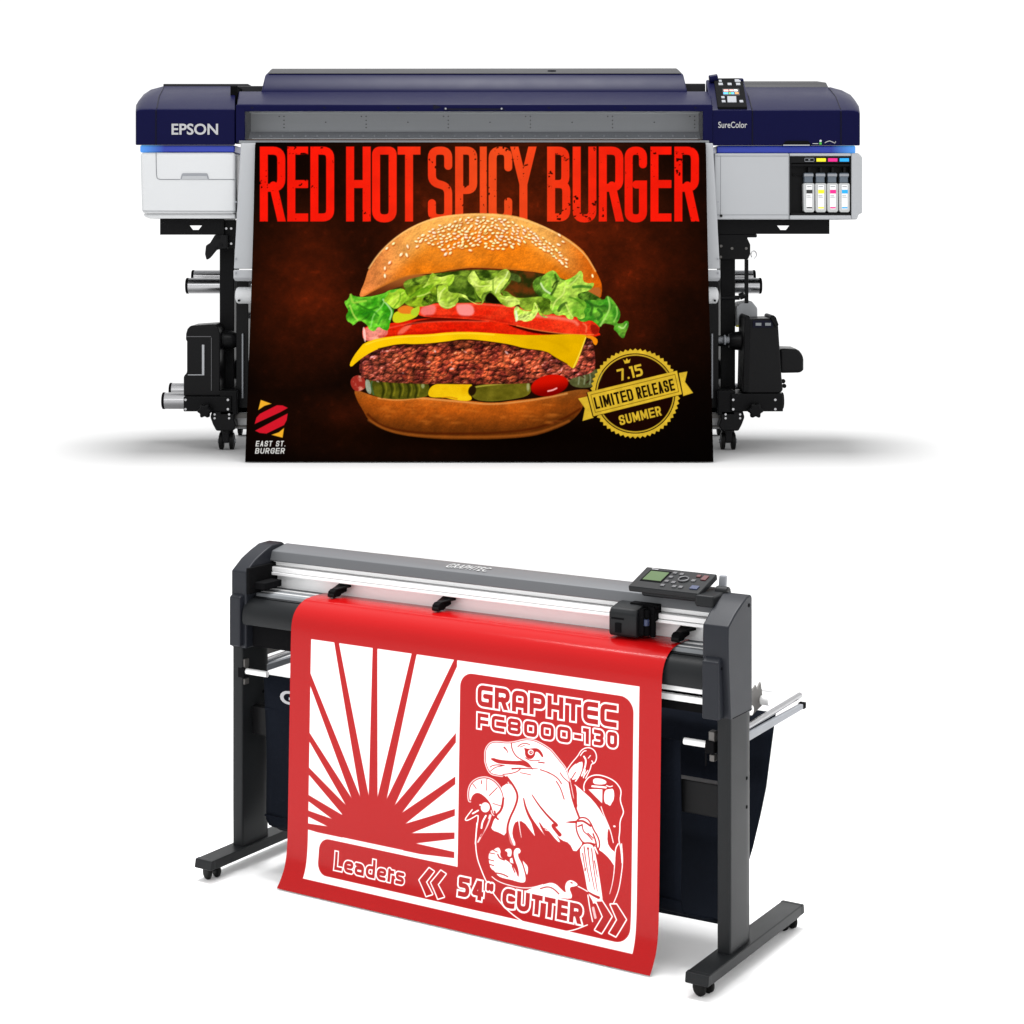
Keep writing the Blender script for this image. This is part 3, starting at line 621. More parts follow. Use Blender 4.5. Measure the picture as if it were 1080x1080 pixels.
knob(217, 432.8, 6.775, 0.0235, lt)
mb = MB(); mb.lathe(P(231.5,358.5,6.90), (1,0,0), [(0,0.020),(0.012,0.034),(0.045,0.034),(0.062,0.026),(0.068,0.022),(0.10,0.022)]); cn = PB(mb, 'core_holder', 'black2')
mb = MB(); mb.cyl(P(252,358.5,6.90), P(262,358.5,6.90), 0.018); PB(mb, 'core_tip', 'mgrey', cn)
mb = MB(); pr(mb, [(217,259),(221.5,256),(226.5,247.6),(240,247.6),(240,262),(228,263.5),(221,272),(217.6,274.2),(216,268)], 6.83, 6.86); lv = PB(mb, 'loading_lever', 'black2', bevel=0.004)
mb = MB(); dots(mb, [(230,250),(233,258),(228,262)], 6.828, 0.006); PB(mb, 'pivot', 'black', lv)
# --- take-up gear, right
mb = MB(); pr(mb, [(786,343),(788.5,336.5),(792.5,336.5),(814.5,335.6),(818,338),(821,344),(824.6,398),(826,412),(822,415.2),(786,415.2),(784.6,410)], 6.80, 6.98)
tk = PB(mb, 'take_up_drive', 'black2', bevel=0.007)
mb = MB(); pr(mb, [(785,345),(785.5,335),(788,332.4),(791,333.5),(791.4,343),(789,414),(783.5,414)], 6.79, 6.96); pr(mb, [(812.5,336),(813,333),(816,332.4),(818.5,334.6),(821.6,343),(818,346)], 6.79, 6.96); PB(mb, 'side_cheek', 'black', tk, bevel=0.004)
mb = MB(); bx(mb, 794, 815, 338, 345.5, 6.796, 6.82); sp = PB(mb, 'switch_panel', 'navy_dark', tk)
mb = MB(); bx(mb, 797, 803, 340.5, 343.5, 6.793, 6.80); bx(mb, 807, 813, 340.5, 343.5, 6.793, 6.80); PB(mb, 'switch', 'seam', sp)
mb = MB(); pr(mb, [(822,367.5),(840,368),(843.5,370),(848,376),(848,390),(846,393.3),(822,393.8)], 6.83, 6.99); PB(mb, 'motor', 'black2', tk, bevel=0.016)
mb = MB(); dots(mb, [(826,402),(827,407)], 6.84, 0.008); PB(mb, 'bolt', 'black', tk)
mb = MB(); bx(mb, 771, 826, 415.2, 434, 6.79, 6.98); lt = PB(mb, 'clamp_block', 'black', bevel=0.003)
mb = MB(); dots(mb, [(773.2,421.6),(773.2,431.5),(817.6,421.6),(817.6,431.5)], 6.79, 0.0045); PB(mb, 'bolt', 'chrome', lt)
knob(796, 432.4, 6.775, 0.0255, lt)
mb = MB(); mb.lathe(P(786,359.5,6.90), (-1,0,0), [(0,0.022),(0.012,0.036),(0.045,0.032),(0.060,0.026),(0.062,0.020),(0.10,0.020)]); cn = PB(mb, 'core_holder', 'black2')
mb = MB(); q = P(763,358.5,6.86)
mb.lathe(q, (1,0,0), [(0,0.010),(0.002,0.018),(0.008,0.018),(0.01,0.010)]); mb.cyl(P(757,358.5,6.88), P(769,358.5,6.88), 0.012); PB(mb, 'core_tip', 'mgrey', cn)
mb = MB(); pr(mb, [(776.5,323),(781,319.5),(793,317.6),(799,325),(799,345),(776.5,345)], 6.98, 7.12); jb = PB(mb, 'junction_box', 'lgrey', bevel=0.005)
mb = MB(); bx(mb, 776.5, 783, 343, 345, 6.977, 6.985); PB(mb, 'label_sticker', 'y', jb)
mb = MB(); pr(mb, [(757,246.8),(798.5,246.8),(798.5,250.5),(788,250.5),(791.5,258),(791.5,268),(789,273.6),(757,273.6)], 6.84, 6.90); bk = PB(mb, 'upper_bracket', 'black', bevel=0.004)
mb = MB(); dots(mb, [(760.5,259.5),(760,271),(772,262),(787,262)], 6.84, 0.005); PB(mb, 'bolt', 'darksteel', bk)
mb = MB(); q = P(795,268.5,6.87); mb.tube([(q[0]+0.010*math.cos(a), q[1], q[2]+0.013*math.sin(a)) for a in np.linspace(-1.6, 4.0, 18)], 0.002); PB(mb, 'hook', 'chrome', bk)
mb = MB(); bx(mb, 785.8, 789.4, 273.6, 320, 6.90, 6.92); mb.cyl(P(760,314,6.86), P(780,314,6.86), 0.008); mb.cyl(P(780,313,6.86), P(785,311,6.86), 0.012); PB(mb, 'tension_rod', 'black', bk)

# ------------------------------------------------------------------ the printed burger banner that hangs out of the printer
prof = [(6.90, P(0,151,6.90)[2]), (6.74, P(0,149.6,6.74)[2]), (6.712, P(0,151,6.712)[2]), (6.70, P(0,156,6.70)[2]), (6.665, P(0,230,6.665)[2]), (6.615, P(0,300,6.615)[2]), (6.53, P(0,400,6.53)[2]), (6.455, P(0,487.3,6.455)[2])]
hw = 247.0*6.455/FPX; cxm = (505.5-CXP)*6.455/FPX
NX, NY = 1180, 860
ban = Sheet(prof, cxm-hw, cxm+hw, NX, NY, lambda x, y, z: (x, y, z))
# ------------------------------------------------------------------ vinyl cutter on its own stand, turned to the camera
TH = 0.5566; CO = (0.3669, 4.0, 0.0)
def cw(a, b, z): return CO[0]+a*math.cos(TH)+b*math.sin(TH), CO[1]-a*math.sin(TH)+b*math.cos(TH), z
W = 1.3589
cutter = thing('vinyl_cutter', 'dark grey roll-fed vinyl cutter on two legs with casters, in front of the printer', 'cutting plotter', CO, -TH)
def CB(mb, name, m, parent=None, bevel=0.0, **k): return mb.build(name, m, cutter if parent is None else parent, bevel, **k)
def xpr(mb, prof, x0, x1): return mb.loft([[(x, y, z) for y, z in prof] for x in (x0, x1)])

for x0, in ((0.0,), (-W,)):
    mb = MB()                                                  # foot bar with sloping end caps
    xpr(mb, [(0.0,0.052),(-0.004,0.032),(0.03,0.029),(0.47,0.029),(0.504,0.032),(0.4997,0.052),(0.49,0.0535),(0.01,0.0535)], x0, x0+0.0533)
    ft = CB(mb, 'foot', 'cut_front', bevel=0.003)
    mb = MB(); xpr(mb, [(0.012,0.0545),(-0.002,0.0535),(-0.0055,0.031),(0.012,0.0305)], x0-0.0008, x0+0.0541); xpr(mb, [(0.488,0.0545),(0.502,0.0535),(0.5055,0.031),(0.488,0.0305)], x0-0.0008, x0+0.0541); CB(mb, 'end_cap', 'cut_front', ft, bevel=0.003)
    for yy in (0.030, 0.468):
        r = 0.0175; cx = x0+0.0266
        mb = MB(); mb.box(cx-0.006, cx+0.006, yy-0.010, yy+0.012, r, 0.034); mb.cyl((cx,yy,0.024),(cx,yy,0.034),0.012); ca = CB(mb, 'caster', 'rubber', bevel=0.002)
        a = R(73) if yy < 0.1 else R(66); ux, uy = math.cos(a), math.sin(a)
        for q in (-0.013, 0.013):
            mb = MB(); mb.lathe((cx+ux*(q-0.0055), yy+uy*(q-0.0055), r), (ux,uy,0), [(0,r*0.55),(0.0012,r*0.9),(0.003,r),(0.008,r),(0.0098,r*0.9),(0.011,r*0.55)], n=36)
            CB(mb, 'wheel', 'rubber', ca)
    # leg, a rounded flat column
    n = 10; lx0, lx1, ly0, ly1 = x0+0.0100, x0+0.0426, 0.1281, 0.2356; rc = 0.015
    sec = []
    for (qx, qy, a0) in ((lx1-0.006, ly1-0.030, 0), (lx0+0.006, ly1-0.03, 90), (lx0+0.004, ly0+0.006, 180), (lx1-0.004, ly0+0.006, 270)):
        rx = 0.006 if qy > 0.15 else 0.004; ry = 0.030 if qy > 0.15 else 0.006
        for k in range(n+1): a = R(a0+90*k/n); sec.append((qx+rx*math.cos(a), qy+ry*math.sin(a)))
    mb = MB(); mb.loft([[(x, y, z) for x, y in sec] for z in (0.0535, 0.60)]); lg = CB(mb, 'leg', 'cut_front')
    mb = MB()
    for zz in (0.352, 0.415) if x0 == 0 else (0.37, 0.43): mb.cyl((lx1-0.001,0.211,zz),(lx1+0.0006,0.211,zz),0.004, n=16)
    CB(mb, 'bolt_hole', 'blackmatt', lg)
    # end housing: tall side cap
    prof = [(0.128,0.560),(0.1170,0.690),(0.1165,0.735),(0.1180,0.762),(0.150,0.783),(0.185,0.800),(0.2131,0.812),(0.235,0.8135),(0.240,0.8075),(0.240,0.556)]
    if x0 < 0:
        prof = [(0.1281,0.672),(0.1281,0.750),(0.165,0.776),(0.200,0.792),(0.235,0.8045),(0.275,0.806),(0.285,0.800),(0.285,0.65),(0.240,0.60),(0.240,0.556),(0.128,0.556)]
        mb = MB(); xpr(mb, prof, x0+0.0060, x0+0.0545)
    else: mb = MB(); xpr(mb, prof, -0.0190, 0.0428)
    hs = CB(mb, 'end_housing', 'cut_grey', bevel=0.004)
    if x0 == 0:
        mb = MB(); xpr(mb, [(0.14,0.5605),(0.2385,0.5605),(0.2385,0.562),(0.14,0.562)], 0.0425, 0.0432); CB(mb, 'seam', 'blackmatt', hs)
        mb = MB(); mb.cyl((0.0426,0.222,0.792),(0.0434,0.222,0.792),0.0045,n=20); CB(mb, 'screw_hole', 'blackmatt', hs)
    # lower front block
    b0, b1 = (-0.0125, 0.0275) if x0 == 0 else (-1.3480, -1.3135)
    y0 = 0.100 if x0 == 0 else 0.114
    mb = MB(); xpr(mb, [(y0,0.562),(y0,0.686),(y0+0.017,0.6955),(y0+0.03,0.6955),(y0+0.03,0.562)], b0, b1); bl = CB(mb, 'front_block', 'cut_grey', bevel=0.004)
    mb = MB(); mb.cyl((b1-0.001,y0+0.016,0.672),(b1+0.0005,y0+0.016,0.672),0.0035,n=16); CB(mb, 'screw_hole', 'blackmatt', bl)
    mb = MB(); mb.box(b1, b1+0.004, y0+0.029, y0+0.034, 0.565, 0.69); CB(mb, 'dark_gap', 'blackmatt', bl)  # black strip standing in for the dark of the gap beside the block

XL, XR = -1.306, -0.018
# top beam
mb = MB(); xpr(mb, [(0.300,0.740),(0.300,0.797),(0.292,0.8005),(0.285,0.800),(0.236,0.791),(0.231,0.789),(0.2235,0.766),(0.226,0.7645),(0.262,0.7645),(0.262,0.740)], XL, XR)
beam = CB(mb, 'top_beam', 'beam', bevel=0.002)
t = place(text_mesh('GRAPHTEC', 0.118, 0.021, bold=0.008, spacing=1.12), lambda x, y, z: (-0.780+x+z*0.25, 0.246+z*1.25, 0.7944+z*0.235-y*0.8)); CB(t, 'lettering', 'pack', beam, smooth=False)
# chromed rail and web behind the tool carriage
mb = MB(); mb.box(XL, XR, 0.238, 0.262, 0.752, 0.7642); rl = CB(mb, 'rail', 'alu', bevel=0.001)
mb = MB(); mb.box(XL, XR, 0.2225, 0.262, 0.7385, 0.7505); mb.box(XL, XR, 0.220, 0.262, 0.7295, 0.7375); CB(mb, 'rail_face', 'alu', rl, bevel=0.0015)
mb = MB(); mb.box(XL, XR, 0.243, 0.262, 0.694, 0.7290); CB(mb, 'rail_web', 'alu', rl, bevel=0.001)
mb = MB(); mb.box(XL, -1.262, 0.150, 0.2190, 0.705, 0.722); mb.box(XL, XL+0.01, 0.13, 0.26, 0.694, 0.76); CB(mb, 'rail_stop', 'blackmatt', rl, bevel=0.002)
# platen and curved paper guide
mb = MB(); xpr(mb, [(0.262,0.6935),(0.170,0.6915),(0.165,0.683),(0.262,0.683)], XL, XR); pt = CB(mb, 'platen', 'seam', bevel=0.001)
mb = MB(); xpr(mb, [(0.225,0.6945),(0.217,0.6943),(0.217,0.6905),(0.225,0.6905)], XL, XR); xpr(mb, [(0.190,0.6935),(0.186,0.6935),(0.186,0.689),(0.190,0.689)], XL, XR); CB(mb, 'slot', 'alu', pt)
g = [(0.164,0.685)]+[(0.164-0.046*math.sin(a), 0.641+0.043*math.cos(a)) for a in np.linspace(0.1, math.pi/2, 12)]+[(0.118,0.628),(0.121,0.619),(0.150,0.619),(0.164,0.64)]
mb = MB(); xpr(mb, g, -1.309, -0.012); CB(mb, 'paper_guide', 'cut_front', bevel=0.001)
mb = MB(); mb.box(-1.30, -0.02, 0.150, 0.26, 0.560, 0.683); CB(mb, 'chassis', 'blackmatt')
mb = MB(); mb.box(-0.9, -0.02, 0.138, 0.150, 0.6040, 0.6150); mb.box(-0.9, -0.02, 0.138, 0.150, 0.5820, 0.5960); CB(mb, 'front_rail', 'alu', bevel=0.0012)
# tool carriage
mb = MB(); xpr(mb, [(0.172,0.700),(0.168,0.706),(0.168,0.752),(0.176,0.762),(0.215,0.770),(0.240,0.770),(0.240,0.700)], -0.279, -0.208)
cr = CB(mb, 'tool_carriage', 'cut_front', bevel=0.004)
mb = MB(); mb.box(-0.262, -0.247, 0.1655, 0.172, 0.7085, 0.7300); mb.box(-0.272, -0.240, 0.1668, 0.172, 0.738, 0.742); CB(mb, 'recess', 'blackmatt', cr)
mb = MB(); mb.box(-0.208, -0.196, 0.178, 0.236, 0.706, 0.764); mb.cyl((-0.197,0.195,0.704),(-0.197,0.195,0.762),0.009); mb.cyl((-0.186,0.205,0.700),(-0.186,0.205,0.752),0.007); mb.box(-0.196,-0.180,0.20,0.236,0.735,0.768); CB(mb, 'pen_holder', 'blackmatt', cr, bevel=0.002)
mb = MB(); mb.cyl((-0.192,0.186,0.728),(-0.192,0.186,0.742),0.0065); CB(mb, 'blade_collar', 'blueb', cr)
mb = MB(); mb.box(-0.245, -0.175, 0.205, 0.236, 0.764, 0.772); CB(mb, 'carriage_slider', 'blackmatt', cr, bevel=0.002)
# pinch-roller levers over the sheet
for ax in (-1.092, -0.777, -0.132):
    mb = MB(); xpr(mb, [(0.196,0.699),(0.188,0.704),(0.189,0.713),(0.198,0.718),(0.244,0.718),(0.244,0.706),(0.222,0.703),(0.214,0.698)], ax, ax+0.020); pn = CB(mb, 'pinch_roller', 'blackmatt', bevel=0.0025)
    mb = MB(); mb.loft([[(ax+0.004,0.200,0.7155),(ax+0.018,0.200,0.7155),(ax+0.018,0.200,0.7190),(ax+0.004,0.200,0.7190)], [(ax-0.002,0.243,0.7205),(ax+0.042,0.232,0.7205),(ax+0.042,0.232,0.7270),(ax-0.002,0.243,0.7270)]]); CB(mb, 'lever', 'black', pn, bevel=0.0015)
    mb = MB(); mb.cyl((ax+0.001,0.193,0.7040),(ax+0.019,0.193,0.7040),0.0062); CB(mb, 'roller', 'rubber', pn)
# control panel on top at the right
def onp(a, t):                                        # a along the beam, t from the front edge (0) to the back edge (1)
    return Vector((a, 0.170+0.098*t, 0.8125+0.028*t))
nrm = Vector((0, -0.275, 0.96))
def pslab(mb, pts, lift, th): a = [onp(x, t)+nrm*lift for x, t in pts]; return mb.loft([[p-nrm*th for p in a], a])
PX0, PX1 = -0.224, -0.052
mb = MB(); pslab(mb, [(PX0-0.006,0.0),(PX1-0.002,0.0),(PX1-0.004,1.0),(PX0-0.010,1.0)], 0.004, 0.014); cp = CB(mb, 'control_panel', 'cut_front', bevel=0.003)
mb = MB(); mb.box(PX0+0.01, PX1+0.012, 0.200, 0.285, 0.79, 0.812); mb.box(PX1-0.01, PX1+0.036, 0.165, 0.26, 0.788, 0.8145); CB(mb, 'panel_base', 'cut_front', cp, bevel=0.006)
mb = MB(); mb.cyl((PX1+0.010,0.235,0.812),(PX1+0.040,0.235,0.812),0.013); CB(mb, 'hinge', 'cut_front', cp, bevel=0.003)
mb = MB(); mb.loft([[(PX1+0.000,0.262,0.81),(PX1+0.018,0.262,0.81),(PX1+0.018,0.272,0.81),(PX1,0.272,0.81)], [(PX1+0.000,0.268,0.842),(PX1+0.017,0.268,0.842),(PX1+0.017,0.278,0.842),(PX1,0.278,0.842)]]); CB(mb, 'cam_lever', 'mgrey', bevel=0.003)
mb = MB(); pslab(mb, [(PX0+0.008,0.30),(PX0+0.062,0.30),(PX0+0.062,0.86),(PX0+0.008,0.86)], 0.0048, 0.002); CB(mb, 'screen_bezel', 'blackmatt', cp)
mb = MB(); pslab(mb, [(PX0+0.012,0.36),(PX0+0.058,0.36),(PX0+0.058,0.80),(PX0+0.012,0.80)], 0.0054, 0.002); CB(mb, 'screen', 'lcd', cp)
def key(a, t, w, h, m): mb = MB(); pslab(mb, [(a,t),(a+w,t),(a+w,t+h),(a,t+h)], 0.0066, 0.004); CB(mb, 'button', m, cp, bevel=0.001)
for k in range(4): key(PX0+0.067, 0.14+0.21*k, 0.010, 0.09, 'key')
for a, t, m in ((0.085,0.74,'key'),(0.085,0.32,'key'),(0.096,0.14,'key'),(0.128,0.74,'redb'),(0.112,0.14,'key'),(0.126,0.50,'key')): key(PX0+a, t, 0.010, 0.10, m)
key(PX0+0.144, 0.62, 0.013, 0.22, 'redb'); key(PX0+0.139, 0.16, 0.019, 0.16, 'blueb')
mb = MB(); q = onp(PX0+0.106, 0.56)
mb.tube([q+nrm*0.006+Vector((0.0115*math.cos(a), 0.0115*math.sin(a)*0.96, 0.0115*math.sin(a)*0.27)) for a in np.linspace(0, 2*math.pi, 25)], 0.002); CB(mb, 'jog_ring', 'key', cp)
mb = MB(); pslab(mb, [(PX0+0.008,0.90),(PX0+0.024,0.90),(PX0+0.024,0.93),(PX0+0.008,0.93)], 0.0046, 0.001); CB(mb, 'marking', 'silver', cp)

# stretcher between the legs, front rod and bracket
mb = MB(); mb.box(-W+0.0426, 0.010, 0.165, 0.195, 0.331, 0.404); CB(mb, 'stretcher', 'black2', bevel=0.003)
mb = MB(); mb.cyl((-0.0740,0.140,0.4965),(-0.0100,0.140,0.4965),0.0075); mb.cyl((-1.315,0.140,0.4965),(-1.245,0.140,0.4965),0.0075); rd = CB(mb, 'basket_rod', 'alu')
for s, xb in ((1, 0.0), (-1, -1.314)):
    mb = MB(); mb.box(xb-0.012, xb+0.002, 0.132, 0.150, 0.502, 0.528); mb.box(xb-0.010, xb+0.002, 0.132, 0.150, 0.463, 0.478); CB(mb, 'rod_bracket', 'darksteel', rd, bevel=0.002)
    mb = MB(); mb.box(xb-0.018, xb+0.002, 0.128, 0.152, 0.480, 0.508); mb.box(xb-0.020, xb-0.016, 0.130, 0.134, 0.452, 0.50); CB(mb, 'rod_clamp', 'blackmatt', rd, bevel=0.002)
# rear arms that carry the roll and the basket
for x0 in (0.0085, -1.330):
    mb = MB(); mb.loft([[(x0,0.225,0.478),(x0+0.012,0.225,0.478),(x0+0.012,0.225,0.496),(x0,0.225,0.496)], [(x0,0.575,0.485),(x0+0.012,0.575,0.485),(x0+0.012,0.575,0.497),(x0,0.575,0.497)]]); ar = CB(mb, 'rear_arm', 'mgrey', bevel=0.002)
    mb = MB(); mb.cyl((x0-0.004,0.225,0.500),(x0-0.004,0.590,0.5125),0.0072); CB(mb, 'arm_tube', 'chrome', ar)
    mb = MB(); mb.box(x0-0.002, x0+0.013, 0.575, 0.590, 0.484, 0.499); CB(mb, 'arm_cap', 'blackmatt', ar, bevel=0.002)
    mb = MB(); xpr(mb, [(0.24,0.506),(0.24,0.548),(0.36,0.556),(0.40,0.572),(0.405,0.560),(0.425,0.574),(0.432,0.556),(0.44,0.520),(0.38,0.508)], x0-0.034, x0-0.030); CB(mb, 'roll_bracket', 'darksteel', ar)
for y, z, r in ((0.330,0.532,0.011), (0.430,0.532,0.011), (0.300,0.560,0.004), (0.46,0.548,0.004)):
    mb = MB(); mb.cyl((-1.32,y,z),(0.0,y,z),r); CB(mb, 'roll_shaft', 'alu')
for xx in (-1.262, -1.20):
    mb = MB(); mb.cyl((xx,0.330,0.532),(xx+0.02,0.330,0.532),0.019); mb.cyl((xx+0.008,0.430,0.532),(xx+0.026,0.430,0.532),0.019); CB(mb, 'roll_stop', 'blackmatt', bevel=0.003)
# cloth catch basket: front panel, rounded bottom, rear panel
def cloth(x0, x1, prof, nx=60, seed=3):
    rows = []; rg = random.Random(seed); ph = [rg.uniform(0, 6) for _ in range(4)]
    for j, (y, z) in enumerate(prof):
        t = j/(len(prof)-1)
        rows.append([(x0+(x1-x0)*i/nx, y+0.004*math.sin(i*0.33+ph[0]+t*2)*math.sin(math.pi*t)+0.003*math.sin(i*0.11+ph[1]), z+0.003*math.sin(i*0.2+ph[2])*math.sin(math.pi*t)) for i in range(nx+1)])
    mb = MB(); mb.loft(rows, cap=False, closed=False); return mb
fp = [(0.150,0.494),(0.152,0.42),(0.156,0.35),(0.158,0.27),(0.158,0.19),(0.158,0.125),(0.170,0.108),(0.190,0.098)]
bk = CB(cloth(-1.262, -0.088, fp), 'catch_basket', 'fabric')
md = bk.modifiers.new('cloth', 'SOLIDIFY'); md.thickness = 0.003
rp = [(0.170,0.108),(0.205,0.084),(0.235,0.088),(0.300,0.125),(0.374,0.209),(0.415,0.27),(0.447,0.327),(0.478,0.42),(0.500,0.488)]
rb = CB(cloth(-1.256, -0.016, rp, seed=8), 'rear_panel', 'fabric', bk); md = rb.modifiers.new('cloth', 'SOLIDIFY'); md.thickness = 0.003
mb = MB()
for z in (0.485, 0.405, 0.135): mb.box(-1.262, -0.088, 0.1495, 0.1530, z, z+0.004)
CB(mb, 'hem', 'fabric', bk)
t = place(text_mesh('GRAPHTEC', 0.36, 0.034, bold=0.03), lambda x, y, z: (-1.208+x, 0.1450+y, 0.428+z)); CB(t, 'lettering', 'silver', bk, smooth=False)
# the red vinyl sheet
vp = [(0.242,0.6955),(0.205,0.6960),(0.178,0.6950),(0.158,0.6925),(0.134,0.6820),(0.118,0.668),(0.1085,0.650),(0.1045,0.625),(0.101,0.50),(0.096,0.30),(0.0925,0.16),(0.090,0.095),(0.082,0.050),(0.064,0.020),(0.049,0.0035)]
vin = Sheet(vp, -1.1413, -0.1115, 1000, 860, cw)
# ------------------------------------------------------------------ burger banner print
def paint_banner(s):
    global STYLE
    X, Y = s.X, s.Y
    n = fbm(X, Y, 40, 1, 5); n2 = fbm(X*1.0, Y, 7, 5, 4); n3 = fbm(X, Y*1.5, 2.2, 9, 2)
    g = np.exp(-(((X-545)/165)**2+((Y-265)/120)**2)*0.9)
    g = np.maximum(g, 0.75*np.exp(-(((X-330)/75)**2+((Y-300)/95)**2)))
    g = np.maximum(g, 0.80*np.exp(-(((X-660)/55)**2+((Y-290)/95)**2)))
    g = np.maximum(g, 0.45*np.exp(-(((X-400)/130)**2+((Y-440)/40)**2)))
    k = np.clip(g*(0.55+0.75*n)*(0.80+0.4*n2)*(0.9+0.2*n3), 0, 1.2)[..., None]
    s.C[:] = np.array([3, 2, 2])+k*np.array([96, 27, 5])
    s.C += (sm(0.70, 0.85, n2)*18*g)[..., None]*np.array([1, .25, .1])
    edge = sm(0, 14, Y-150)
    # headline
    STYLE = 'tall'; ex = np.array([1., 0]); ey = np.array([0, 1.])
    L = [('R',274,27.5),('E',303,22),('D',327.3,25.2),('H',365,26),('O',392.4,26),('T',419.3,24.2),('S',451.3,25.7),('P',480,23.3),('I',506,7.4),('C',515.3,25),('Y',538,28),
         ('B',577,24.5),('U',604,25),('R',631.5,26.5),('G',658.8,23.6),('E',686,22.2),('R',711.2,26.5)]
    def headcol(x, y):
        t = np.exp(-((x-520)/95)**2)*0.9; c = mixc((230, 22, 8), (222, 74, 28), t)  # gloss over the middle letters, painted into the ink as a shift to orange
        c = c*(0.94+0.12*fbm(x, y, 16, 3, 3))[..., None]
        d = fbm(x, y, 3.0, 11, 3)*0.6+fbm(x, y, 14, 12, 2)*0.4
        return c*(1-0.80*sm(0.70, 0.77, d))[..., None]
    # the letters fill each frame: text frames lean with the print
    items = []
    for ch, x, w in L:
        items.append((ch, np.array([x, 154.6]), ex, ey, w, 79.0 if ch not in 'OSCUG' else 80.0))
    sl, d = s.text_sd(items, 8.5, 2); s.put(sl, 1-sm(-0.4, 0.4, d), headcol)
    # ---- burger
    rg = random.Random(4)
    s.ellipse(500, 458, 150, 14, 0, (4, 1, 0), soft=14, alpha=0.8)
    # bottom bun
    def bbun(x, y):
        t = np.clip((y-411-(((x-498)/120)**2)*-6)/50, 0, 1); c = mixc((210, 118, 40), (176, 82, 16), sm(0.0, 0.4, t)); c = c*(1-0.48*sm(0.35, 0.95, t))[..., None]
        c = c*(1-0.30*sm(60, 130, np.abs(x-480)))[..., None]
        return np.clip(c*(0.86+0.28*fbm(x, y, 9, 21, 4))[..., None]*relief(fbm(x, y, 6, 22, 3), x, y, .4)[..., None]*(0.93+.14*vnoise(x, y, 1.1, 23))[..., None], 0, 255)
    s.poly([(372.3,409.7),(376.9,423.3),(383,433),(388,442.8),(402.8,453),(424.8,459.6),(463.7,463.5),(500,463.5),(520,463.5),(558.9,461),(578.3,455.7),(600.4,446.7),(613.3,433.7),(617,421),(624,411),(610.7,410.5),(597.8,413),(584.8,416),(569.3,419.4),(559,420.7),(539.4,422.7),(520,425.3),(489.6,422),(466,420.7),(440.4,418),(422,421.4),(399,419.4),(384.6,414.3)], bbun, soft=0.6)
    s.stroke([(388,437),(398,446.5),(412,452.5),(440,456.5),(470,457.5),(520,457),(556,453.5),(578,448),(598,440),(612,431)], 2.2, (70, 22, 2), soft=1.2, alpha=0.75)
    s.stroke([(389,443),(404,452),(426,458),(464,461),(520,461),(558,458.5),(579,453),(600,444)], 2.6, (165, 90, 28), soft=1.2, alpha=0.6)
    s.stroke([(399,420),(422,422.4),(440,419.5),(466,422),(489,424),(520,427),(559,422.5),(584,418),(598,415)], 1.6, (226, 160, 92), soft=1.0, alpha=0.7)
    for _ in range(40):
        x = rg.uniform(400, 600); y = rg.uniform(425, 447); s.ellipse(x, y, rg.uniform(2, 6), rg.uniform(.6, 1.6), 0.05, (225, 130, 45), soft=1.2, alpha=0.22)
    # dark interior under the top bun
    s.poly([(384,312),(404,303),(430,294),(460,287),(500,283),(540,285),(572,288),(604,296),(628,306),(634,318),(600,336),(560,336),(500,330),(440,330),(400,322)], lambda x, y: mixc((96, 48, 14), (34, 40, 8), sm(.3, .7, fbm(x, y, 9, 31)))*1.0, soft=0.8)
    # pickles, sauce, ketchup
    def pick(c0, c1, sd): return lambda x, y: mixc(c0, c1, fbm(x, y*1.3, 7, sd, 3))
    s.poly([(369,404),(371,398),(378,395),(385,399),(387,408),(380,413),(373,412)], lambda x, y: mixc((150, 40, 30), (205, 130, 110), sm(.4, .7, fbm(x, y, 5, 41))), soft=.6)
    s.poly([(384.6,400),(400,401),(416,400),(432,401),(450,402),(454,410),(452,418),(440,420),(420,421.5),(402,420),(386,414)], pick((38, 42, 6), (112, 106, 20), 42), soft=.5)
    s.poly([(384.6,400),(390,400),(392.5,416.5),(386.5,414)], pick((120, 128, 105), (176, 184, 168), 43), soft=.5)
    s.stroke([(394,416),(391,406),(393,401)], 1.5, (60, 90, 50), soft=.6)
    for x in (403, 412, 421, 430, 438): s.stroke([(x,419),(x+2,411),(x-1,403)], 2.2, (26, 30, 3), soft=1.2, alpha=.7); s.stroke([(x+3,417),(x+5,410),(x+3,404)], 1.4, (140, 130, 30), soft=1, alpha=.6)
    s.stroke([(402,401.6),(412,400.4),(420,402)], 1.4, (205, 150, 20), soft=.6); s.ellipse(420, 401.8, 2.4, 1.2, 0, (215, 90, 20)); s.ellipse(446, 407, 1.8, 2.6, 0, (150, 160, 110), soft=.8, alpha=.8)
    s.poly([(494,408),(520,404),(555,401.5),(560,405),(560,417),(540,421.5),(515,424),(498,421)], pick((72, 68, 8), (122, 112, 28), 44), soft=.5)
    s.stroke([(496,409),(520,405.5),(553,403)], 1.5, (160, 150, 50), soft=.7); s.ellipse(557, 408, 1.6, 4.5, 0, (165, 165, 120), soft=.8, alpha=.8)
    s.poly([(598,399),(610,394),(622,391),(634,388),(636,400),(626,409),(604,409)], pick((38, 44, 14), (110, 108, 66), 45), soft=.5)
    for x in (610, 616, 622): s.stroke([(x,405),(x+1,399),(x,394)], 1.5, (150, 160, 130), soft=.9, alpha=.6)
    s.poly([(451,417),(453,409),(460,404.5),(475,403.5),(490,403.5),(497,404),(499,409),(494,414),(499,421),(492,423.5),(476,421),(468,419),(456,419.5)], lambda x, y: mixc((214, 160, 0), (240, 200, 20), fbm(x, y, 10, 46)), soft=.5)
    s.stroke([(466,419.5),(474,418.6),(482,420.5)], 1.2, (200, 120, 10), soft=.6, alpha=.8)
    s.ellipse(498, 412, 4, 5.5, .3, (32, 18, 4), soft=.8)
